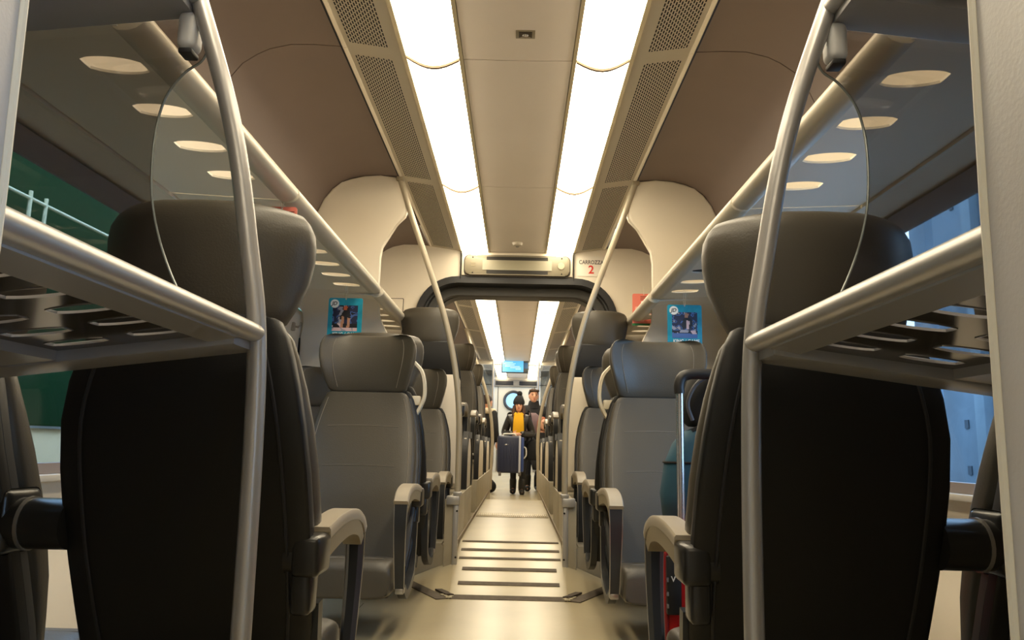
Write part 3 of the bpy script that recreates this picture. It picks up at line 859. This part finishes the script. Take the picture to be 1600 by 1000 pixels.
MB().box((0,-.03,0),(1.1,.06,.17),.02).build('housing', mat('end_disp',(120,112,98),.5), t)
MB().box((-.28,-.062,0),(.42,.01,.10),.004).pieces('slot', darkm, t); MB().box((.28,-.062,0),(.42,.01,.10),.004).pieces('slot', darkm, t)
# header beam + screen
m = MB(); m.b2(-1.4,1.4,14.88,15.03,2.33,2.42,.006)
struct('trim_5', m, cream)
t = thing('information_screen', 'small lit blue passenger information screen hanging under the far ceiling', 'screen', (-.03,14.6,2.42))
MB().b2(-.27,.25,-.02,.05,-.28,-.02,.01).build('housing', mat('scr_house',(60,66,70),.4), t)
MB().b2(-.25,.15,-.025,-.02,-.26,-.04).build('display', mat('scr_blue',(60,140,190),.2,emit=((.10,.36,.62),.9)), t)
MB().b2(.16,.235,-.025,-.02,-.19,-.08).build('side_display', mat('scr_dark',(30,50,70),.2,emit=((.02,.1,.2),.6)), t)
q = MB()
for k,(a,b) in enumerate(((-.2,-.05),(-.22,0.0),(-.2,-.02),(-.2,.08),(-.1,.1),(0.0,.1))): q.b2(a,b,-.027,-.025,-.08-.026*k,-.073-.026*k)
q.pieces('text_row', mat('scr_txt',(190,230,240),.3,emit=((.6,.85,.95),.8)), t)
MB().b2(-.03,.03,0,.03,-.02,.0).build('hanger', darkm, t)
for s in (-1,1):
    t = thing('glass_partition', 'tall glass draught screen with silver pole at the far entrance, %s side'%SIDE[s], 'glass screen', (s*.42,14.2,0), 0, 'far entrance glass screens')
    MB().tube([(s*.42-.02,14.2,0),(s*.42-.02,14.2,2.36)],.022,12).build('pole', silver, t, world=True)
    MB().b2(s*.44,s*1.36,14.195,14.205,.55,2.15).build('pane', glass('far_glass',(.55,.56,.56),.07), t, world=True)
    MB().b2(s*.44,s*1.36,14.18,14.22,0,.55,.01).build('base_panel', cream, t, world=True)
# ------------------------------------------------------------------ hanging leaflets
def card(name, label, loc, w, h, base, hook, rz=0, grp=None):
    t = thing(name, label, 'leaflet', loc, rz, grp)
    MB().prism(rrect(w/2,h/2,.012,4,0,-h/2), 'y', 0, .002).build('card', base, t)
    MB().tube([(0,0,-.01),(-.006,0,.02),(-.004,0,hook),(.006,0,hook),(.008,0,.02),(.002,0,-.01)],.0012,6).build('string', mat('string',(210,205,190),.6), t)
    return t
teal = mat('poster_teal',(28,150,178),.3, noise=(14,.35)); wh = mat('print_white',(235,235,232),.4); ink = mat('print_black',(20,20,24),.4)
tone = [mat('pr_navy',(34,38,66),.35), mat('pr_skin',(176,126,98),.4), mat('pr_black',(24,22,26),.4), mat('pr_grey',(150,150,165),.4), mat('pr_pink',(206,176,180),.4), mat('pr_blue',(70,100,160),.4), mat('pr_orange',(190,92,52),.4)]
def picture(t, w, h, zc, fig, seed):
    rnd = random.Random(seed); m = MB(); nx, nz = 30, 38
    def inside(u, v, poly):
        c_ = False; n = len(poly)
        for i in range(n):
            (a,b),(p,q) = poly[i], poly[i-1]
            if (b>v)!=(q>v) and u < (p-a)*(v-b)/(q-b)+a: c_ = not c_
        return c_
    for i in range(nx):
        for j in range(nz):
            u, v = (i+.5)/nx, (j+.5)/nz
            q = noise.noise(Vector((u*5+seed, v*6, seed*1.7)))
            k = (0 if q < .02 else 5 if q < .2 else 2 if q < .32 else 3) if v > .3 else (2 if q < .1 else 0 if q < .25 else 4)
            if v < .12: k = 4 if q < .15 else 3
            for poly, col in fig:
                if inside(u, v, poly): k = col
            x0, z0 = -w/2+w*i/nx, zc-h/2+h*j/nz
            fc = m.bm.faces.new(m._verts([(x0,-.0012,z0),(x0+w/nx,-.0012,z0),(x0+w/nx,-.0012,z0+h/nz),(x0,-.0012,z0+h/nz)]))
            fc.material_index = k
    bmesh.ops.remove_doubles(m.bm, verts=m.bm.verts[:], dist=1e-5)
    m.build('photo_print', tone, t)
figL = [([(.3,.45),(.36,.8),(.5,.95),(.65,.92),(.72,.6),(.7,.45)],2),([(.44,.82),(.56,.82),(.6,.95),(.5,1.),(.42,.93)],6),([(.34,.14),(.44,.14),(.47,.55),(.36,.6)],1),([(.58,.14),(.68,.14),(.72,.5),(.6,.52)],1),([(.24,.6),(.34,.62),(.44,.82),(.34,.84)],3)]
figR = [([(.4,.35),(.42,.7),(.6,.85),(.8,.7),(.78,.4)],2),([(.5,.8),(.64,.8),(.66,.95),(.52,.97)],1),([(.55,.35),(.66,.35),(.7,.66),(.58,.68)],4),([(.3,.2),(.62,.2),(.66,.3),(.34,.32)],3),([(.0,.0),(1,.0),(1,.16),(0,.2)],5)]
for s, fig in ((-1,figL),(1,figR)):
    yy = 4.35
    if s < 0: lab = 'teal sports poster hanging from the left rack, photo of a seated person with bare legs'
    else: lab = 'teal sports poster hanging from the right rack, photo of a crouching person in dark clothes'
    t = card('hanging_poster', lab, (-.975 if s<0 else .975, yy, 1.592), .197, .33, teal, .085, 0, 'posters hanging from the racks')
    picture(t, .145, .150, -.118, fig, 5+s)
    m = MB(); m.loft([[(-.062+.025*math.cos(2*PI*k/24),y,-.034+.025*math.sin(2*PI*k/24)) for k in range(24)] for y in (-.0035,-.001)]); m.build('logo_disc', wh, t)
    text_part('logo_letters', 'JD', .030, ink, t, (-.062,-.0045,-.034), shear=.25)
    text_part('slogan', 'KING / GAME', .031, wh, t, (0.008,-.002,-.213), sx=.82)
coral = mat('coral_card',(232,128,112),.45)
for lab, loc, w, h, hk in (('coral pink leaflet hanging from the short right rack behind the bulkhead', (.93,5.5,1.885), .165, .235, .06),
                       ('coral leaflet corner hanging from the left rack, peeking over the near left headrest', (-.90,2.86,1.665), .12, .17, .045)):
    t = card('hanging_leaflet', lab, loc, w, h, coral, hk, 0, 'coral leaflets')
    q = MB(); q.b2(-w/2,w/2,-.001,.0022,-h,-h+.016); q.build('green_band', mat('green_band',(38,120,62),.5), t)
    q = MB()
    for k in range(3): q.b2(-w*.15,w*.42-.02*k,-.0015,0,-.022-.012*k,-.018-.012*k)
    q.pieces('print_line', mat('pr_darkred',(120,58,48),.5), t)
    q = MB(); q.prism(rrect(w*.17,.011,.005,3,w*.05,-.066),'y',-.0015,0); q.build('white_tag', wh, t)
    q = MB(); q.prism(rrect(w*.2,.055,.01,3,-w*.18,-.150),'y',-.0015,0); q.build('pale_panel', mat('pr_palecoral',(246,186,170),.5), t)
    q = MB(); q.prism(rrect(w*.16,.03,.004,3,w*.26,-.118),'y',-.0015,0); q.build('lilac_panel', mat('pr_lilac',(196,150,176),.5), t)
# ------------------------------------------------------------------ luggage on the right
red = mat('red_shell',(196,22,26),.35,noise=(6,.05))
t = thing('trolley_suitcase', 'red trolley suitcase with raised handle on the floor behind the near right seat', 'suitcase', (.652,2.52,0))
m = MB(); m.box((0,0,.285),(.38,.22,.47),.045,4); m.build('shell', red, t)
m = MB(); m.tube([(-.165,-.112,.08),(-.165,-.112,.46),(-.13,-.112,.495),(.13,-.112,.495),(.165,-.112,.46),(.165,-.112,.08)],.006,8,up=(0,1,0)); m.build('zip_seam', mat('red_dark',(130,12,18),.5), t)
m = MB(); m.box((-.145,-.12,.37),(.045,.02,.17),.006); lk = m.build('lock', rubber, t)
q = MB(); 
for z in (.34,.38,.305): q.b2(-.168,-.162,-.132,-.128,z,z+.012)
q.pieces('dial', steel, lk)
text_part('lock_letter', 'V', .022, wh, lk, (-.148,-.132,.388))
m = MB()
for x in (-.082,.12): m.tube([(x,.06,.5),(x,.06,.975)],.013,12)
hd = m.pieces('handle_rod', steel, t)
m = MB(); m.tube(smooth_path([(-.082,.06,.955),(-.082,.06,.99),(-.06,.06,1.018),(.02,.06,1.022),(.097,.06,1.018),(.12,.06,.99),(.12,.06,.955)],4),.018,12,up=(0,1,0)); m.build('handle_grip', rubber, t)
m = MB()
for x in (-.14,.14):
    for y in (-.07,.07): m.tube([(x-.015,y,.027),(x+.015,y,.027)],.026,14,up=(0,0,1))
m.pieces('wheel', rubber, t)
m = MB(); m.b2(-.17,.17,-.1,.1,.04,.06,.005); m.build('wheel_frame', rubber, t)
tealc = mat('teal_cloth',(28,72,92),.75,noise=(12,.12))
t = thing('travel_bag', 'teal travel bag standing on the red suitcase behind its handle', 'bag', (.725,2.695,.522))
m = MB(); m.loft([ring(0,0,z,hx,hy,3.2,36) for z,hx,hy in ((0,.17,.07),(.01,.19,.085),(.1,.20,.09),(.2,.185,.085),(.27,.155,.08),(.31,.12,.07),(.325,.08,.05))]); m.build('body', tealc, t, 60)
m = MB(); m.tube([(a*.998,b*1.0,.205) for a,b,_ in ring(0,0,0,.1865,.0865,3.2,36)]+[(ring(0,0,0,.1865,.0865,3.2,36)[0][0],0,.205)],.004,6,up=(0,0,1)); m.build('seam_band', blackm, t)
m = MB(); m.tube(smooth_path([(-.10,-.05,.31),(-.05,-.055,.335),(.05,-.055,.335),(.10,-.05,.31)],4),.008,8,up=(0,1,0)); m.build('handle', blackm, t)
t = thing('backpack', 'small black backpack on top of the teal bag beside the near right seat', 'bag', (.725,2.70,.85))
m = MB(); m.loft([ring(0,0,z,hx,hy,2.6,28) for z,hx,hy in ((0,.10,.06),(.02,.125,.075),(.10,.12,.075),(.16,.10,.06),(.19,.05,.03))]); m.build('body', blackm, t, 60)
m = MB(); m.tube(smooth_path([(-.10,-.06,.02),(-.118,-.075,.08),(-.08,-.075,.15),(0,-.06,.185)],5),.007,8,up=(0,1,0)); m.build('strap', mat('strap_grey',(90,90,95),.6), t)
t = thing('dark_bag', 'black soft bag lying on the right overhead rack, dark through one slot', 'bag', (1.02,3.93,1.70))
m = MB(); m.loft([ring(0,0,z,hx,hy,3,24) for z,hx,hy in ((0,.10,.09),(.01,.12,.105),(.04,.12,.10),(.055,.07,.06))]); m.build('body', blackm, t, 60)
m = MB(); m.tube([(-.06,0,.052),(-.04,0,.07),(.04,0,.07),(.06,0,.052)],.006,8); m.build('handle', blackm, t)
# ------------------------------------------------------------------ people
def skin_bake(J, E, R, root):
    bm = bmesh.new(); L = bm.verts.layers.skin.verify(); V = {}
    for k, p in J.items():
        if k not in R: continue
        v = bm.verts.new(p); r = R[k]; v[L].radius = r if isinstance(r,tuple) else (r,r); v[L].use_root = (k == root); V[k] = v
    for a, b in E: bm.edges.new((V[a],V[b]))
    me = bpy.data.meshes.new('sk'); bm.to_mesh(me); bm.free()
    o = bpy.data.objects.new('sk', me); C.objects.link(o)
    o.modifiers.new('s','SKIN').use_smooth_shade = True
    q = o.modifiers.new('d','SUBSURF'); q.levels = 2; q.render_levels = 2
    bpy.context.view_layer.update()
    out = bpy.data.meshes.new_from_object(o.evaluated_get(bpy.context.evaluated_depsgraph_get()))
    bpy.data.objects.remove(o); bpy.data.meshes.remove(me)
    return out
def merge(meshes, vox=.009):
    mb = bmesh.new()
    for m_ in meshes: mb.from_mesh(m_)
    me = bpy.data.meshes.new('mg'); mb.to_mesh(me); mb.free()
    o = bpy.data.objects.new('mg', me); C.objects.link(o)
    q = o.modifiers.new('r','REMESH'); q.mode = 'VOXEL'; q.voxel_size = vox; q.use_smooth_shade = True
    w = o.modifiers.new('w','SMOOTH'); w.factor = .5; w.iterations = 2
    bpy.context.view_layer.update()
    out = bpy.data.meshes.new_from_object(o.evaluated_get(bpy.context.evaluated_depsgraph_get()))
    bpy.data.objects.remove(o); bpy.data.meshes.remove(me)
    return out
def mbmesh(mb):
    me = bpy.data.meshes.new('x'); bmesh.ops.recalc_face_normals(mb.bm, faces=mb.bm.faces[:]); mb.bm.to_mesh(me); mb.bm.free(); return me
def as_obj(name, me, m, parent):
    me.name = name; me.materials.clear(); me.materials.append(m)
    for p in me.polygons: p.use_smooth = True
    o = bpy.data.objects.new(name, me); C.objects.link(o); o.parent = parent; return o
skinm = mat('skin',(214,160,132),.5)
hairm = mat('dark_hair',(48,32,24),.6,noise=(40,.3))
def human(label, loc, rz, J, coat, legs, shoe, hair_fn, skin=skinm, coat_pad=.03, coat_hem=None):
    """J: joints in local metres, figure facing -Y"""
    t = thing('person', label, 'person', loc, rz)
    R = dict(pel=(.125,.10), sp=(.115,.09), ch=(.135,.095), nk=(.05,.05), hb=(.05,.055))
    E = [('pel','sp'),('sp','ch'),('ch','nk'),('nk','hb')]
    for s in 'LR':
        R['sh'+s]=(.055,.055); R['el'+s]=(.042,.042); R['wr'+s]=(.028,.028); R['hp'+s]=(.08,.08); R['kn'+s]=(.055,.055); R['an'+s]=(.034,.034); R['to'+s]=(.02,.016)
        E += [('ch','sh'+s),('sh'+s,'el'+s),('el'+s,'wr'+s),('pel','hp'+s),('hp'+s,'kn'+s),('kn'+s,'an'+s),('an'+s,'to'+s)]
    body = skin_bake(J, E, R, 'pel')
    hb = Vector(J['hb']); hc = hb+Vector(J.get('tilt',(0,-.02,.10)))
    h = MB(); h.ball(hc,(.074,.092,.108),24); h.ball(hc+Vector((0,-.03,-.055)),(.052,.058,.055),16)
    h.ball(hc+Vector((0,-.098,-.012)),(.013,.018,.024),10)
    for sx in (-1,1): h.ball(hc+Vector((sx*.076,.0,-.005)),(.010,.022,.032),10)
    parts = [body, mbmesh(h)]
    for s in 'LR':        # hands: palm, four fingers, thumb
        w = Vector(J['wr'+s]); d = Vector(J['hd'+s]).normalized(); side = Vector(J['hs'+s]).normalized()
        nrm = d.cross(side).normalized()
        hm = MB()
        Rm = Matrix((side, d, nrm)).transposed()
        hm.ball(w+d*.05,(.040,.052,.018),14,Rm)
        for k,(o_,ln) in enumerate(((-.028,.060),(-.009,.072),(.010,.068),(.028,.054))):
            b0 = w+d*.085+side*o_
            hm.tube([b0, b0+d*ln*.5+nrm*.008, b0+d*ln*.85+nrm*.03],[.009,.0085,.007],8)
        tb = w+d*.03-side*.034
        hm.tube([tb, tb-side*.022+d*.028+nrm*.01, tb-side*.024+d*.06+nrm*.022],[.011,.010,.008],8)
        parts.append(mbmesh(hm))
    b_ = as_obj('body', merge(parts), skin, t)
    # face
    e = MB()
    for sx in (-1,1): e.ball(hc+Vector((sx*.030,-.083,.012)),(.012,.007,.007),10)
    e.pieces('eye', mat('eye',(40,28,24),.3), t)
    e = MB(); e.ball(hc+Vector((0,-.086,-.052)),(.022,.008,.008),10); e.build('lips', mat('lips',(176,88,80),.4), t)
    e = MB()
    for sx in (-1,1): e.tube([hc+Vector((sx*.015,-.089,.030)),hc+Vector((sx*.032,-.086,.035)),hc+Vector((sx*.046,-.077,.030))],.004,6)
    e.pieces('eyebrow', hairm, t)
    # coat
    Jc = {k:J[k] for k in ('pel','sp','ch','nk','shL','shR','elL','elR','wrL','wrR')}
    Rc = {k:tuple(q+coat_pad for q in R[k]) for k in Jc}
    Rc['nk'] = (.075,.075)
    Ec = [('pel','sp'),('sp','ch'),('ch','nk')]+[(a+s,b+s) for s in 'LR' for a,b in (('sh','el'),('el','wr'))]+[('ch','shL'),('ch','shR')]
    if coat_hem:
        Jc['hem'] = coat_hem; Rc['hem'] = (.17,.14); Ec.append(('pel','hem'))
    as_obj('coat', skin_bake(Jc, Ec, Rc, 'ch'), coat, t)
    Jl = {k:J[k] for k in ('pel','hpL','hpR','knL','knR','anL','anR')}
    Rl = {k:tuple(q+.012 for q in R[k]) for k in Jl}
    as_obj('trousers', skin_bake(Jl, [('pel','hpL'),('pel','hpR'),('hpL','knL'),('hpR','knR'),('knL','anL'),('knR','anR')], Rl, 'pel'), legs, t)
    for s in 'LR':
        a = Vector(J['an'+s]); k = Vector(J['kn'+s]); to = Vector(J['to'+s])
        q = {'a':a+(k-a)*.55,'b':a,'h':a+Vector((0,.02,-.03)),'t':to}
        as_obj('boot', skin_bake(q, [('a','b'),('b','h'),('h','t')], {'a':(.07,.07),'b':(.062,.062),'h':(.06,.055),'t':(.058,.05)}, 'a'), shoe, t)
    hair_fn(t, hc, J)
    return t, hc
def stand(dx=0, walk=0):
    return dict(pel=(0,0,.88), sp=(0,0,1.05), ch=(0,0,1.24), nk=(0,-.005,1.38), hb=(0,-.015,1.43),
        shL=(-.165,0,1.31), shR=(.165,0,1.31), elL=(-.21,.02,1.05), elR=(.21,.02,1.05), wrL=(-.20,-.06,.82), wrR=(.20,-.06,.82),
        hpL=(-.085,0,.84), hpR=(.085,0,.84), knL=(-.085,-.02,.47), knR=(.085,-.02,.47), anL=(-.085,.01,.09), anR=(.085,.01,.09), toL=(-.10,-.13,.035), toR=(.10,-.13,.035),
        hdL=(0,-.2,-1), hdR=(0,-.2,-1), hsL=(0,-1,.0), hsR=(0,1,.0))
# woman with the suitcase
J = stand()
J.update(elL=(-.25,.0,1.03), wrL=(-.10,-.32,1.035), hdL=(.85,-.35,-.12), hsL=(.3,.2,-1), elR=(.25,.0,1.03), wrR=(.04,-.33,1.03), hdR=(-.85,-.35,-.2), hsR=(.3,-.2,1),
         knL=(-.075,.02,.47), anL=(-.075,.10,.10), toL=(-.08,-.03,.035), knR=(.085,-.06,.47), anR=(.075,-.06,.09), toR=(.085,-.2,.035))
def hair_woman(t, hc, J):
    m = MB(); m.ball(hc+Vector((0,.015,.0)),(.088,.095,.115),18); 
    for s in (-1,1): m.tube([hc+Vector((s*.075,.0,.0)),hc+Vector((s*.088,-.02,-.08)),hc+Vector((s*.085,-.05,-.18)),hc+Vector((s*.07,-.07,-.24))],[.03,.032,.03,.012],10)
    m.build('hair', mat('brown_hair',(66,40,28),.6), t, 60)
    m = MB(); m.loft([ring(hc.x,hc.y+.015,hc.z+z,a,b,2,24) for z,a,b in ((.025,.098,.112),(.05,.104,.118),(.085,.10,.115),(.13,.082,.095),(.17,.055,.062),(.195,.02,.02))]); m.build('hat', mat('knit_black',(30,30,34),.9,bump=(80,.5)), t, 60)
    m = MB(); m.ball(hc+Vector((.01,.02,.215)),.05,14); m.build('pompom', mat('pom',(26,26,30),.95,bump=(120,.8)), t)
    yl = mat('yellow_knit',(222,168,22),.85,bump=(60,.4))
    c_ = Vector((0,-.02,1.40))
    m = MB(); m.tube([c_+Vector((.085*math.cos(2*PI*k/20),.075*math.sin(2*PI*k/20)-.015,-.03+.012*math.sin(3*k))) for k in range(21)],.036,12,up=(0,0,1))
    m.loft([ring(0,-.12-.035*min(1,(1.38-z)*8),z,hx,.03,3,24) for z,hx in ((1.39,.06),(1.34,.085),(1.26,.092),(1.17,.096),(1.09,.10),(1.04,.10),(1.03,.09))])
    m.build('scarf', yl, t, 60)
    m = MB(); m.tube([(0+.15*math.cos(2*PI*k/20)*1.05,.02+.10*math.sin(2*PI*k/20),1.37+.02*math.sin(2*PI*k/20)) for k in range(1,11)],.05,10,up=(0,0,1)); m.build('hood', mat('fur_black',(24,22,24),.95,bump=(90,.8)), t)
coatw = mat('puffer_black',(34,32,32),.32,noise=(9,.2),bump=(16,.9))
tw, hc = human('woman in black puffer jacket, bobble hat and yellow scarf walking with a suitcase', (.045,12.72,0), 0, J, coatw, mat('leggings',(20,20,24),.7), mat('boot',(24,22,22),.45), hair_woman, coat_hem=(0,0,.74))
tw.scale = (.93,.93,.93)
# her case
t = thing('suitcase', 'dark navy hard-shell suitcase carried in front of the woman with yellow scarf', 'suitcase', (-.075,12.36,.31))
navy = mat('navy_shell',(30,38,66),.4)
MB().box((-.02,0,.33),(.38,.24,.58),.04,3).build('shell', navy, t)
q = MB()
for k in range(6): q.b2(-.17+.055*k,-.155+.055*k,-.128,-.118,.09,.56,.003)
q.build('rib', navy, t)
MB().b2(.13,.165,-.125,.125,.05,.62,.01).build('zip_band', mat('pale_zip',(186,190,204),.45), t)
MB().b2(.165,.215,-.11,.11,.06,.60,.02).build('back_shell', mat('blue_side',(48,70,128),.4), t)
MB().tube(smooth_path([(.215,-.05,.45),(.245,-.06,.42),(.25,-.06,.32),(.215,-.05,.27)],4),.010,8,up=(0,1,0)).build('side_handle', white, t)
MB().b2(-.09,-.04,-.124,-.117,.47,.488,.002).build('badge', steel, t)
MB().tube(smooth_path([(-.12,0,.615),(-.10,0,.645),(.06,0,.645),(.08,0,.615)],4),.012,8,up=(0,1,0)).build('top_handle', white, t)
for x in (-.16,.15):
    for y in (-.09,.09):
        q = MB(); q.tube([(x-.02,y,.02),(x+.02,y,.02)],.026,12,up=(0,0,1)); q.b2(x-.025,x+.025,y-.02,y+.02,.03,.06,.005); q.pieces('wheel', mat('wheel_grey',(96,92,90),.5), t)
t = thing('shoulder_bag', 'black shoulder bag hanging at the side of the woman with yellow scarf', 'bag', (.30,12.70,.55))
m = MB(); m.loft([ring(0,0,z,hx,hy,2.8,24) for z,hx,hy in ((0,.10,.06),(.02,.135,.075),(.2,.12,.07),(.30,.09,.05),(.33,.05,.03))]); m.build('body', blackm, t, 60)
m = MB(); m.tube(smooth_path([(-.04,-.0,.31),(-.03,0,.5),(-.06,.02,.74),(-.09,.06,.80),(-.08,.10,.7),(.02,.06,.35)],5),.010,8); m.build('strap', blackm, t)
# man behind
J = stand(); J['tilt'] = (-.01,-.02,.10)
def hair_man(t, hc, J):
    m = MB(); m.ball(hc+Vector((0,.028,.04)),(.084,.090,.092),18)
    for k in range(7): m.ball(hc+Vector((-.065+.022*k,-.07+.004*abs(k-3),.085)),(.02,.022,.022),8)
    m.build('hair', mat('curly_brown',(60,44,34),.7,bump=(60,.8)), t, 60)
    m = MB(); m.loft([ring(0,-.005,z,a,b,2.2,24) for z,a,b in ((1.33,.11,.095),(1.37,.10,.09),(1.43,.085,.085),(1.455,.075,.08))]); m.build('collar', mat('collar_black',(26,26,30),.8), t, 60)
    m = MB(); m.loft([ring(-.06,-.16,z,hx,hy,2.6,24) for z,hx,hy in ((.86,.10,.05),(.9,.15,.075),(1.1,.16,.08),(1.2,.13,.07),(1.25,.07,.04))]); m.build('front_bag', mat('mauve_cloth',(126,106,112),.8), t, 60)
human('young man with brown curly hair and dark coat standing behind the woman', (.31,13.75,0), .15, J, mat('coat_dark',(34,34,38),.8), mat('jeans_dark',(38,40,52),.8), mat('shoe_b',(26,26,26),.5), hair_man)[0].scale = (1.08,1.08,1.08)
# passenger on the left of the far entrance
J = stand()
def hair_left(t, hc, J):
    m = MB(); m.ball(hc+Vector((0,.02,.03)),(.086,.098,.1),18); m.build('hair', hairm, t)
    m = MB(); m.tube([(.14*math.cos(2*PI*k/16),.11*math.sin(2*PI*k/16),1.36) for k in range(17)],.05,10,up=(0,0,1)); m.build('fur_collar', mat('cream_fur',(206,192,166),.9,bump=(80,.7)), t)
human('standing person in black coat with pale fur collar behind the left far pole', (-.52,13.5,0), 2.5, J, mat('coat_black',(24,24,27),.8), mat('jeans_dark',(38,40,52),.8), mat('shoe_b',(26,26,26),.5), hair_left, coat_hem=(0,0,.62))
# seated passenger on the right
J = dict(pel=(0,.05,.50), sp=(0,.08,.66), ch=(0,.07,.84), nk=(0,.05,.98), hb=(0,.035,1.03), shL=(-.165,.05,.91), shR=(.165,.05,.91), elL=(-.23,-.06,.68), elR=(.22,-.02,.66),
   wrL=(-.16,-.26,.62), wrR=(.12,-.22,.60), hpL=(-.085,.02,.47), hpR=(.085,.02,.47), knL=(-.10,-.38,.48), knR=(.10,-.38,.48), anL=(-.10,-.36,.09), anR=(.10,-.36,.09), toL=(-.11,-.49,.035), toR=(.11,-.49,.035),
   hdL=(.3,-1,-.1), hdR=(-.3,-1,-.1), hsL=(1,.3,0), hsR=(1,-.3,0))
def hair_seat(t, hc, J):
    m = MB(); m.ball(hc+Vector((0,.025,.02)),(.09,.1,.11),18)
    for s in (-1,1): m.tube([hc+Vector((s*.078,.0,.0)),hc+Vector((s*.088,-.01,-.1)),hc+Vector((s*.085,-.03,-.2))],[.03,.032,.014],10)
    m.build('hair', mat('auburn',(150,76,40),.6), t, 60)
human('seated person with auburn hair and black coat leaning into the aisle on the right', (.47,13.3,.02), .35, J, mat('coat_black',(24,24,27),.8), mat('jeans_dark',(38,40,52),.8), mat('shoe_b',(26,26,26),.5), hair_seat)
t = thing('bench', 'low fold-down bench under the seated person at the far entrance', 'bench', (.75,13.42,0))
MB().b2(-.4,.4,-.16,.2,.33,.37,.015).build('seat_board', leather, t); MB().b2(-.3,.3,.0,.12,0,.33,.01).build('pedestal', strutm, t)
t = thing('round_bag', 'small round black bag on the floor by the left far pole', 'bag', (-.40,13.0,0))
MB().ball((0,0,.10),(.10,.10,.10),18).build('body', blackm, t); MB().tube([(-.05,0,.18),(0,0,.23),(.05,0,.18)],.008,8).build('handle', blackm, t)
# ------------------------------------------------------------------ outside
green = mat('green_livery',(26,62,30),.9,noise=(1.2,.1),spec=.1); creamx = mat('cream_livery',(238,206,160),.7)
t = thing('train_carriage', 'green and cream carriage standing outside the left windows', 'train carriage', (-3.0,5,-.9))
MB().b2(-3.25,-3.0,-4,13,.83,3.0,.02).build('green_side', green, t, world=True)
MB().b2(-3.25,-2.98,-4,13,-.6,.82,.02).build('cream_side', creamx, t, world=True)
q = MB(); q.b2(-2.985,-2.965,-4,13,.55,.565); q.b2(-2.985,-2.965,-4,13,.815,.83); q.pieces('side_ledge', mat('ledge',(120,116,108),.5), t, world=True)
q = MB(); q.tube([(-2.88,1.2,2.12),(-2.88,12,2.24)],.011,10)
for y in (4.35,4.5,7.2): q.tube([(-2.88,y,1.5),(-2.88,y,2.2)],.012,8)
for y in (1.4,6,11): q.tube([(-2.88,y,2.14+.01*y),(-3.01,y,2.14+.01*y)],.010,8)
q.pieces('handrail', mat('yellow_rail',(255,246,200),.5), t, world=True)
MB().b2(-3.2,-3.05,-4,13,-.9,-.6).build('underframe', darkm, t, world=True)
conc = mat('concrete',(96,112,126),.9,noise=(1.5,.3),bump=(8,.5))
t = thing('station_wall', 'weathered blue-grey concrete wall outside the right windows', 'wall outside', (4.2,5,-.9))
MB().b2(4.2,4.5,2.2,7.6,-.9,4.2,.03).build('concrete_face', conc, t, world=True)
q = MB()
for k in range(10):
    for j in range(7): q.b2(4.19,4.2,2.5+k*.52,2.56+k*.52,.6+j*.42,.68+j*.42)
q.pieces('tie_hole', mat('tie_hole',(60,70,80),.9), t, world=True)
q = MB()
for k in range(4): q.b2(4.12,4.22,2.9+k*1.3,3.05+k*1.3,-.9,4.2,.01)
q.pieces('pilaster', mat('concrete_b',(112,128,140),.85,noise=(2,.2)), t, world=True)
t = thing('platform_post', 'pale concrete post beyond the concrete wall outside the right window', 'post outside', (5.4,9.6,-.9))
MB().b2(-.3,.3,-.2,.2,0,5,.03).build('shaft', conc, t); MB().b2(-.4,.4,-.3,.3,2.0,2.25,.02).build('collar', conc, t)
g = MB(); g.b2(-12,12,-8,26,-1.0,-.9); o = struct('ground_outside', g, mat('ballast',(112,108,104),.9,noise=(6,.4)))
# ------------------------------------------------------------------ world, camera
w = bpy.data.worlds.new('World'); bpy.context.scene.world = w; w.use_nodes = True
bg = w.node_tree.nodes['Background']; bg.inputs['Color'].default_value = (.40,.65,1.0,1); bg.inputs['Strength'].default_value = 4.8
F, CX, CY, VX, VY, ROLL = 1200., 800., 500., 808., 697., .022
d = Vector(((VX-CX)/F,(VY-CY)/F,1)).normalized()
x = Vector((math.cos(ROLL),math.sin(ROLL),0)); x = (x-d*x.dot(d)).normalized()
z = x.cross(d)
if z.y > 0: z = -z
# rows: world axes in camera coords (x right, y down, z forward)
right = Vector((x.x,d.x,z.x)); up = -Vector((x.y,d.y,z.y)); back = -Vector((x.z,d.z,z.z))
cam = bpy.data.cameras.new('camera'); co = bpy.data.objects.new('camera', cam); C.objects.link(co)
cam.sensor_width = 36; cam.lens = 36*F/1600; cam.clip_start = .05; cam.clip_end = 200
M = Matrix((right,up,back)).transposed().to_4x4(); M.translation = Vector((.03,0,.77))
co.matrix_world = M
sc = bpy.context.scene
sc.camera = co
sc.view_settings.view_transform = 'Standard'; sc.view_settings.look = 'None'
sc.view_settings.exposure = 0.5; sc.view_settings.gamma = 1.0
sc.view_settings.use_curve_mapping = False
sc.cycles.use_denoising = True
sc.cycles.max_bounces = 10; sc.cycles.transparent_max_bounces = 24
